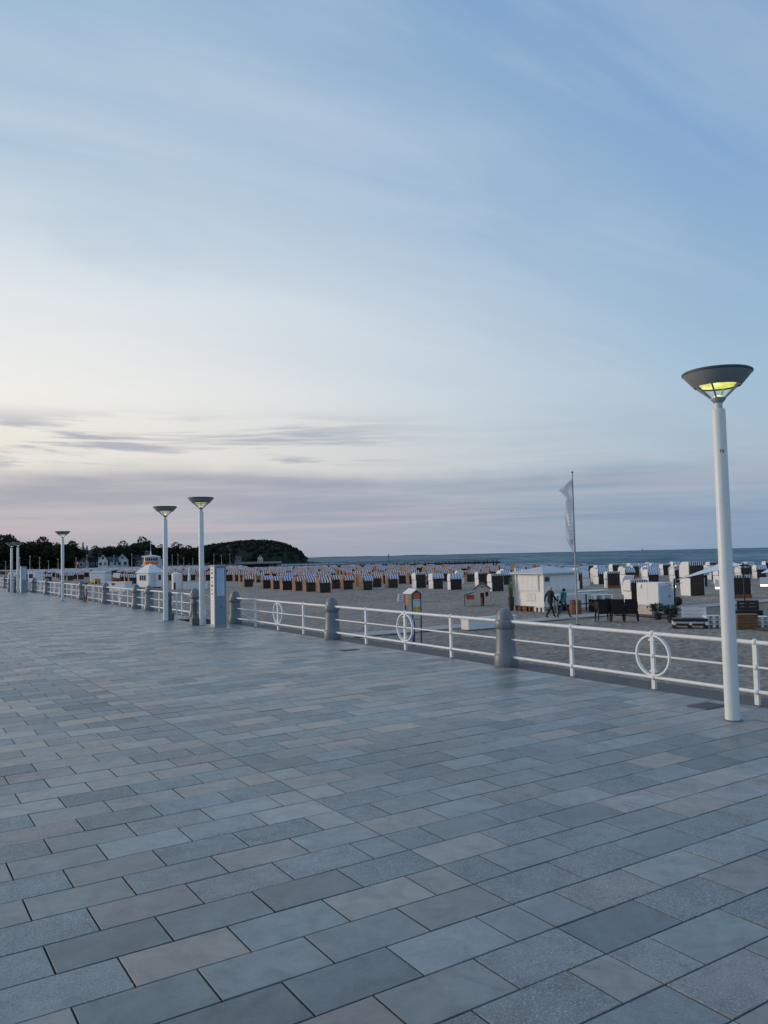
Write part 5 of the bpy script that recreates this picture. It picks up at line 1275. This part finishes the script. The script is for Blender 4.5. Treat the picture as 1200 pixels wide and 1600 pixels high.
# undergrowth below the tree belt
b = MB(); random.seed(9)
for i in range(5200):
    az = random.uniform(4, 22); dist = 383+max(0, az-14)*9+random.uniform(0, 30); p = polar(az, dist); p.z = random.uniform(-.6, 5.2)
    if 11.7 < az < 15 and dist < 400+max(0, az-14)*9: continue
    q = Vector((random.gauss(0, 1), random.gauss(0, 1), random.gauss(0, 1))).normalized(); u = q.orthogonal().normalized(); v = q.cross(u); s = random.uniform(.5, 1.1)
    b.add([p-u*s, p-v*s*.7, p+u*s, p+v*s*.7], [(0, 1, 2, 3)])
tag(b.build('undergrowth', M_LEAF), 'dark bushes filling the foot of the tree belt', 'bushes', kind='stuff')
# headland: wooded hill
def hill_h(u, v):      # u along the view's left-right (m), v away
    x = (u-2)/45
    prof_ = 0 if x > 1 else (1-max(0, x)**2.6)**.60 if x > 0 else 1-.55*min(1, (-x/1.6))**1.7
    w_ = max(0, 1-(v/95)**2)**.5 if abs(v) < 95 else 0
    return 21.5*prof_*w_
C_ = polar(23.1, 735); ur = Vector((math.cos(R(23.1)), -math.sin(R(23.1)), 0)); vr = Vector((math.sin(R(23.1)), math.cos(R(23.1)), 0))
b = MB(); nu, nv = 70, 40; vs = []
for j in range(nv):
    for i in range(nu):
        u = -170+i*(170+50)/(nu-1); v = -95+j*190/(nv-1); hh = hill_h(u, v)*.86
        p = C_+ur*u+vr*v; vs.append((p.x, p.y, -2.4+hh+(1.1*noise.noise((u*.12, v*.12, 0)) if hh > 1 else 0)))
b.add(vs, [(j*nu+i, j*nu+i+1, (j+1)*nu+i+1, (j+1)*nu+i) for j in range(nv-1) for i in range(nu-1)], 0, True)
tag(b.build('headland_hill', M_LEAF2), kind='structure')
b = MB(); random.seed(31)
cl = []
for i in range(900):
    u = random.uniform(-150, 49); v = random.uniform(-93, 40); cl.append((u, v, random.uniform(1.6, 3.0)))
for u, v, r in cl:
    hh = hill_h(u, v)
    if hh < 1.2: continue
    k = min(1, hh/10)
    for i in range(34):
        d = Vector((random.gauss(0, 1), random.gauss(0, 1), abs(random.gauss(0, .8)))).normalized()*r*random.uniform(.7, 1.05)
        p = C_+ur*(u+d.x)+vr*(v+d.y)+Vector((0, 0, -2.0+hh*.92+d.z*.75*k-.5))
        q = (d.normalized()+Vector((random.gauss(0, .5), random.gauss(0, .5), random.gauss(0, .5)))).normalized(); uu = q.orthogonal().normalized(); vv = q.cross(uu); s = random.uniform(.5, 1.1)
        b.add([p-uu*s, p-vv*s*.7, p+uu*s, p+vv*s*.7], [(0, 1, 2, 3)])
tag(b.build('headland_woods', M_LEAF2), 'dense dark woodland covering the rounded headland above the sea', 'woods', kind='stuff')
# stone spit and jetties
b = MB(); random.seed(4)
p0 = polar(21.5, 620); p1 = polar(27.6, 690)
for i in range(120):
    u = random.random(); p = p0.lerp(p1, u); s = random.uniform(.8, 2.2)*(1.15-u*.6); b.box((p.x+random.gauss(0, 2), p.y+random.gauss(0, 3), -2.5+s*.3), (s*1.8, s*1.5, s), random.uniform(0, 3), 0, random.uniform(-.3, .3), .75)
tag(b.build('stone_spit', mat('wet_stone', (.07, .075, .08), .8, .3, .3)), 'low dark stone spit at the foot of the headland', 'rocks', kind='stuff')
def pier(x0, x1, y, zd, wd, bay, lb, rail=True, step=5.):
    t = thing('pier', lb, 'pier', (x0, y, 0)); L = x1-x0
    MB().box((L/2, 0, zd-.3), (L, wd, .6)).build('deck', M_DARK, t)
    n = int(L/bay)
    for i in range(n+1):
        for s_ in (-1, 1): MB().tube([(bay*i, s_*wd*.4, -4.5), (bay*i, s_*wd*.4, zd+.35)], .32, 6).build('pile', M_DARK, t)
    if rail:
        for s_ in (-1, 1):
            for z in (.55, 1.05): MB().tube([(0, s_*wd/2, zd+z), (L, s_*wd/2, zd+z)], .07, 5).build('handrail', M_DGREY, t)
            for i in range(int(L/2.5)+1): MB().tube([(2.5*i, s_*wd/2, zd), (2.5*i, s_*wd/2, zd+1.1)], .07, 5).build('rail_post', M_DGREY, t)
    return t
pier(112, 199, 232, -1.0, 2.6, 4.5, 'long dark wooden pier with railings running out into the sea')
pier(120, 262, 480, -1.7, 2.0, 9., 'low dark jetty in the bay below the headland', False)
b = MB(); random.seed(8)
for i in range(44):
    x = 118+i*2.9; b.box((x, 441+random.gauss(0, .3), -2.2), (2.5, 2.0, 1.3), random.gauss(0, .1), 0, 0, .8)
tag(b.build('pale_groyne', mat('pale_stone', (.5, .52, .53), .8, .15, .2)), 'pale stone groyne in front of the bay jetty', 'groyne', kind='stuff')
t = thing('channel_marker', 'thin dark marker post standing on the pier', 'post', (150.5, 233, 0)); MB().tube([(0, 0, -1.0), (0, 0, 2.2)], .09, 6).box((0, 0, 2.3), (.4, .4, .3)).build('post', M_DARK, t)
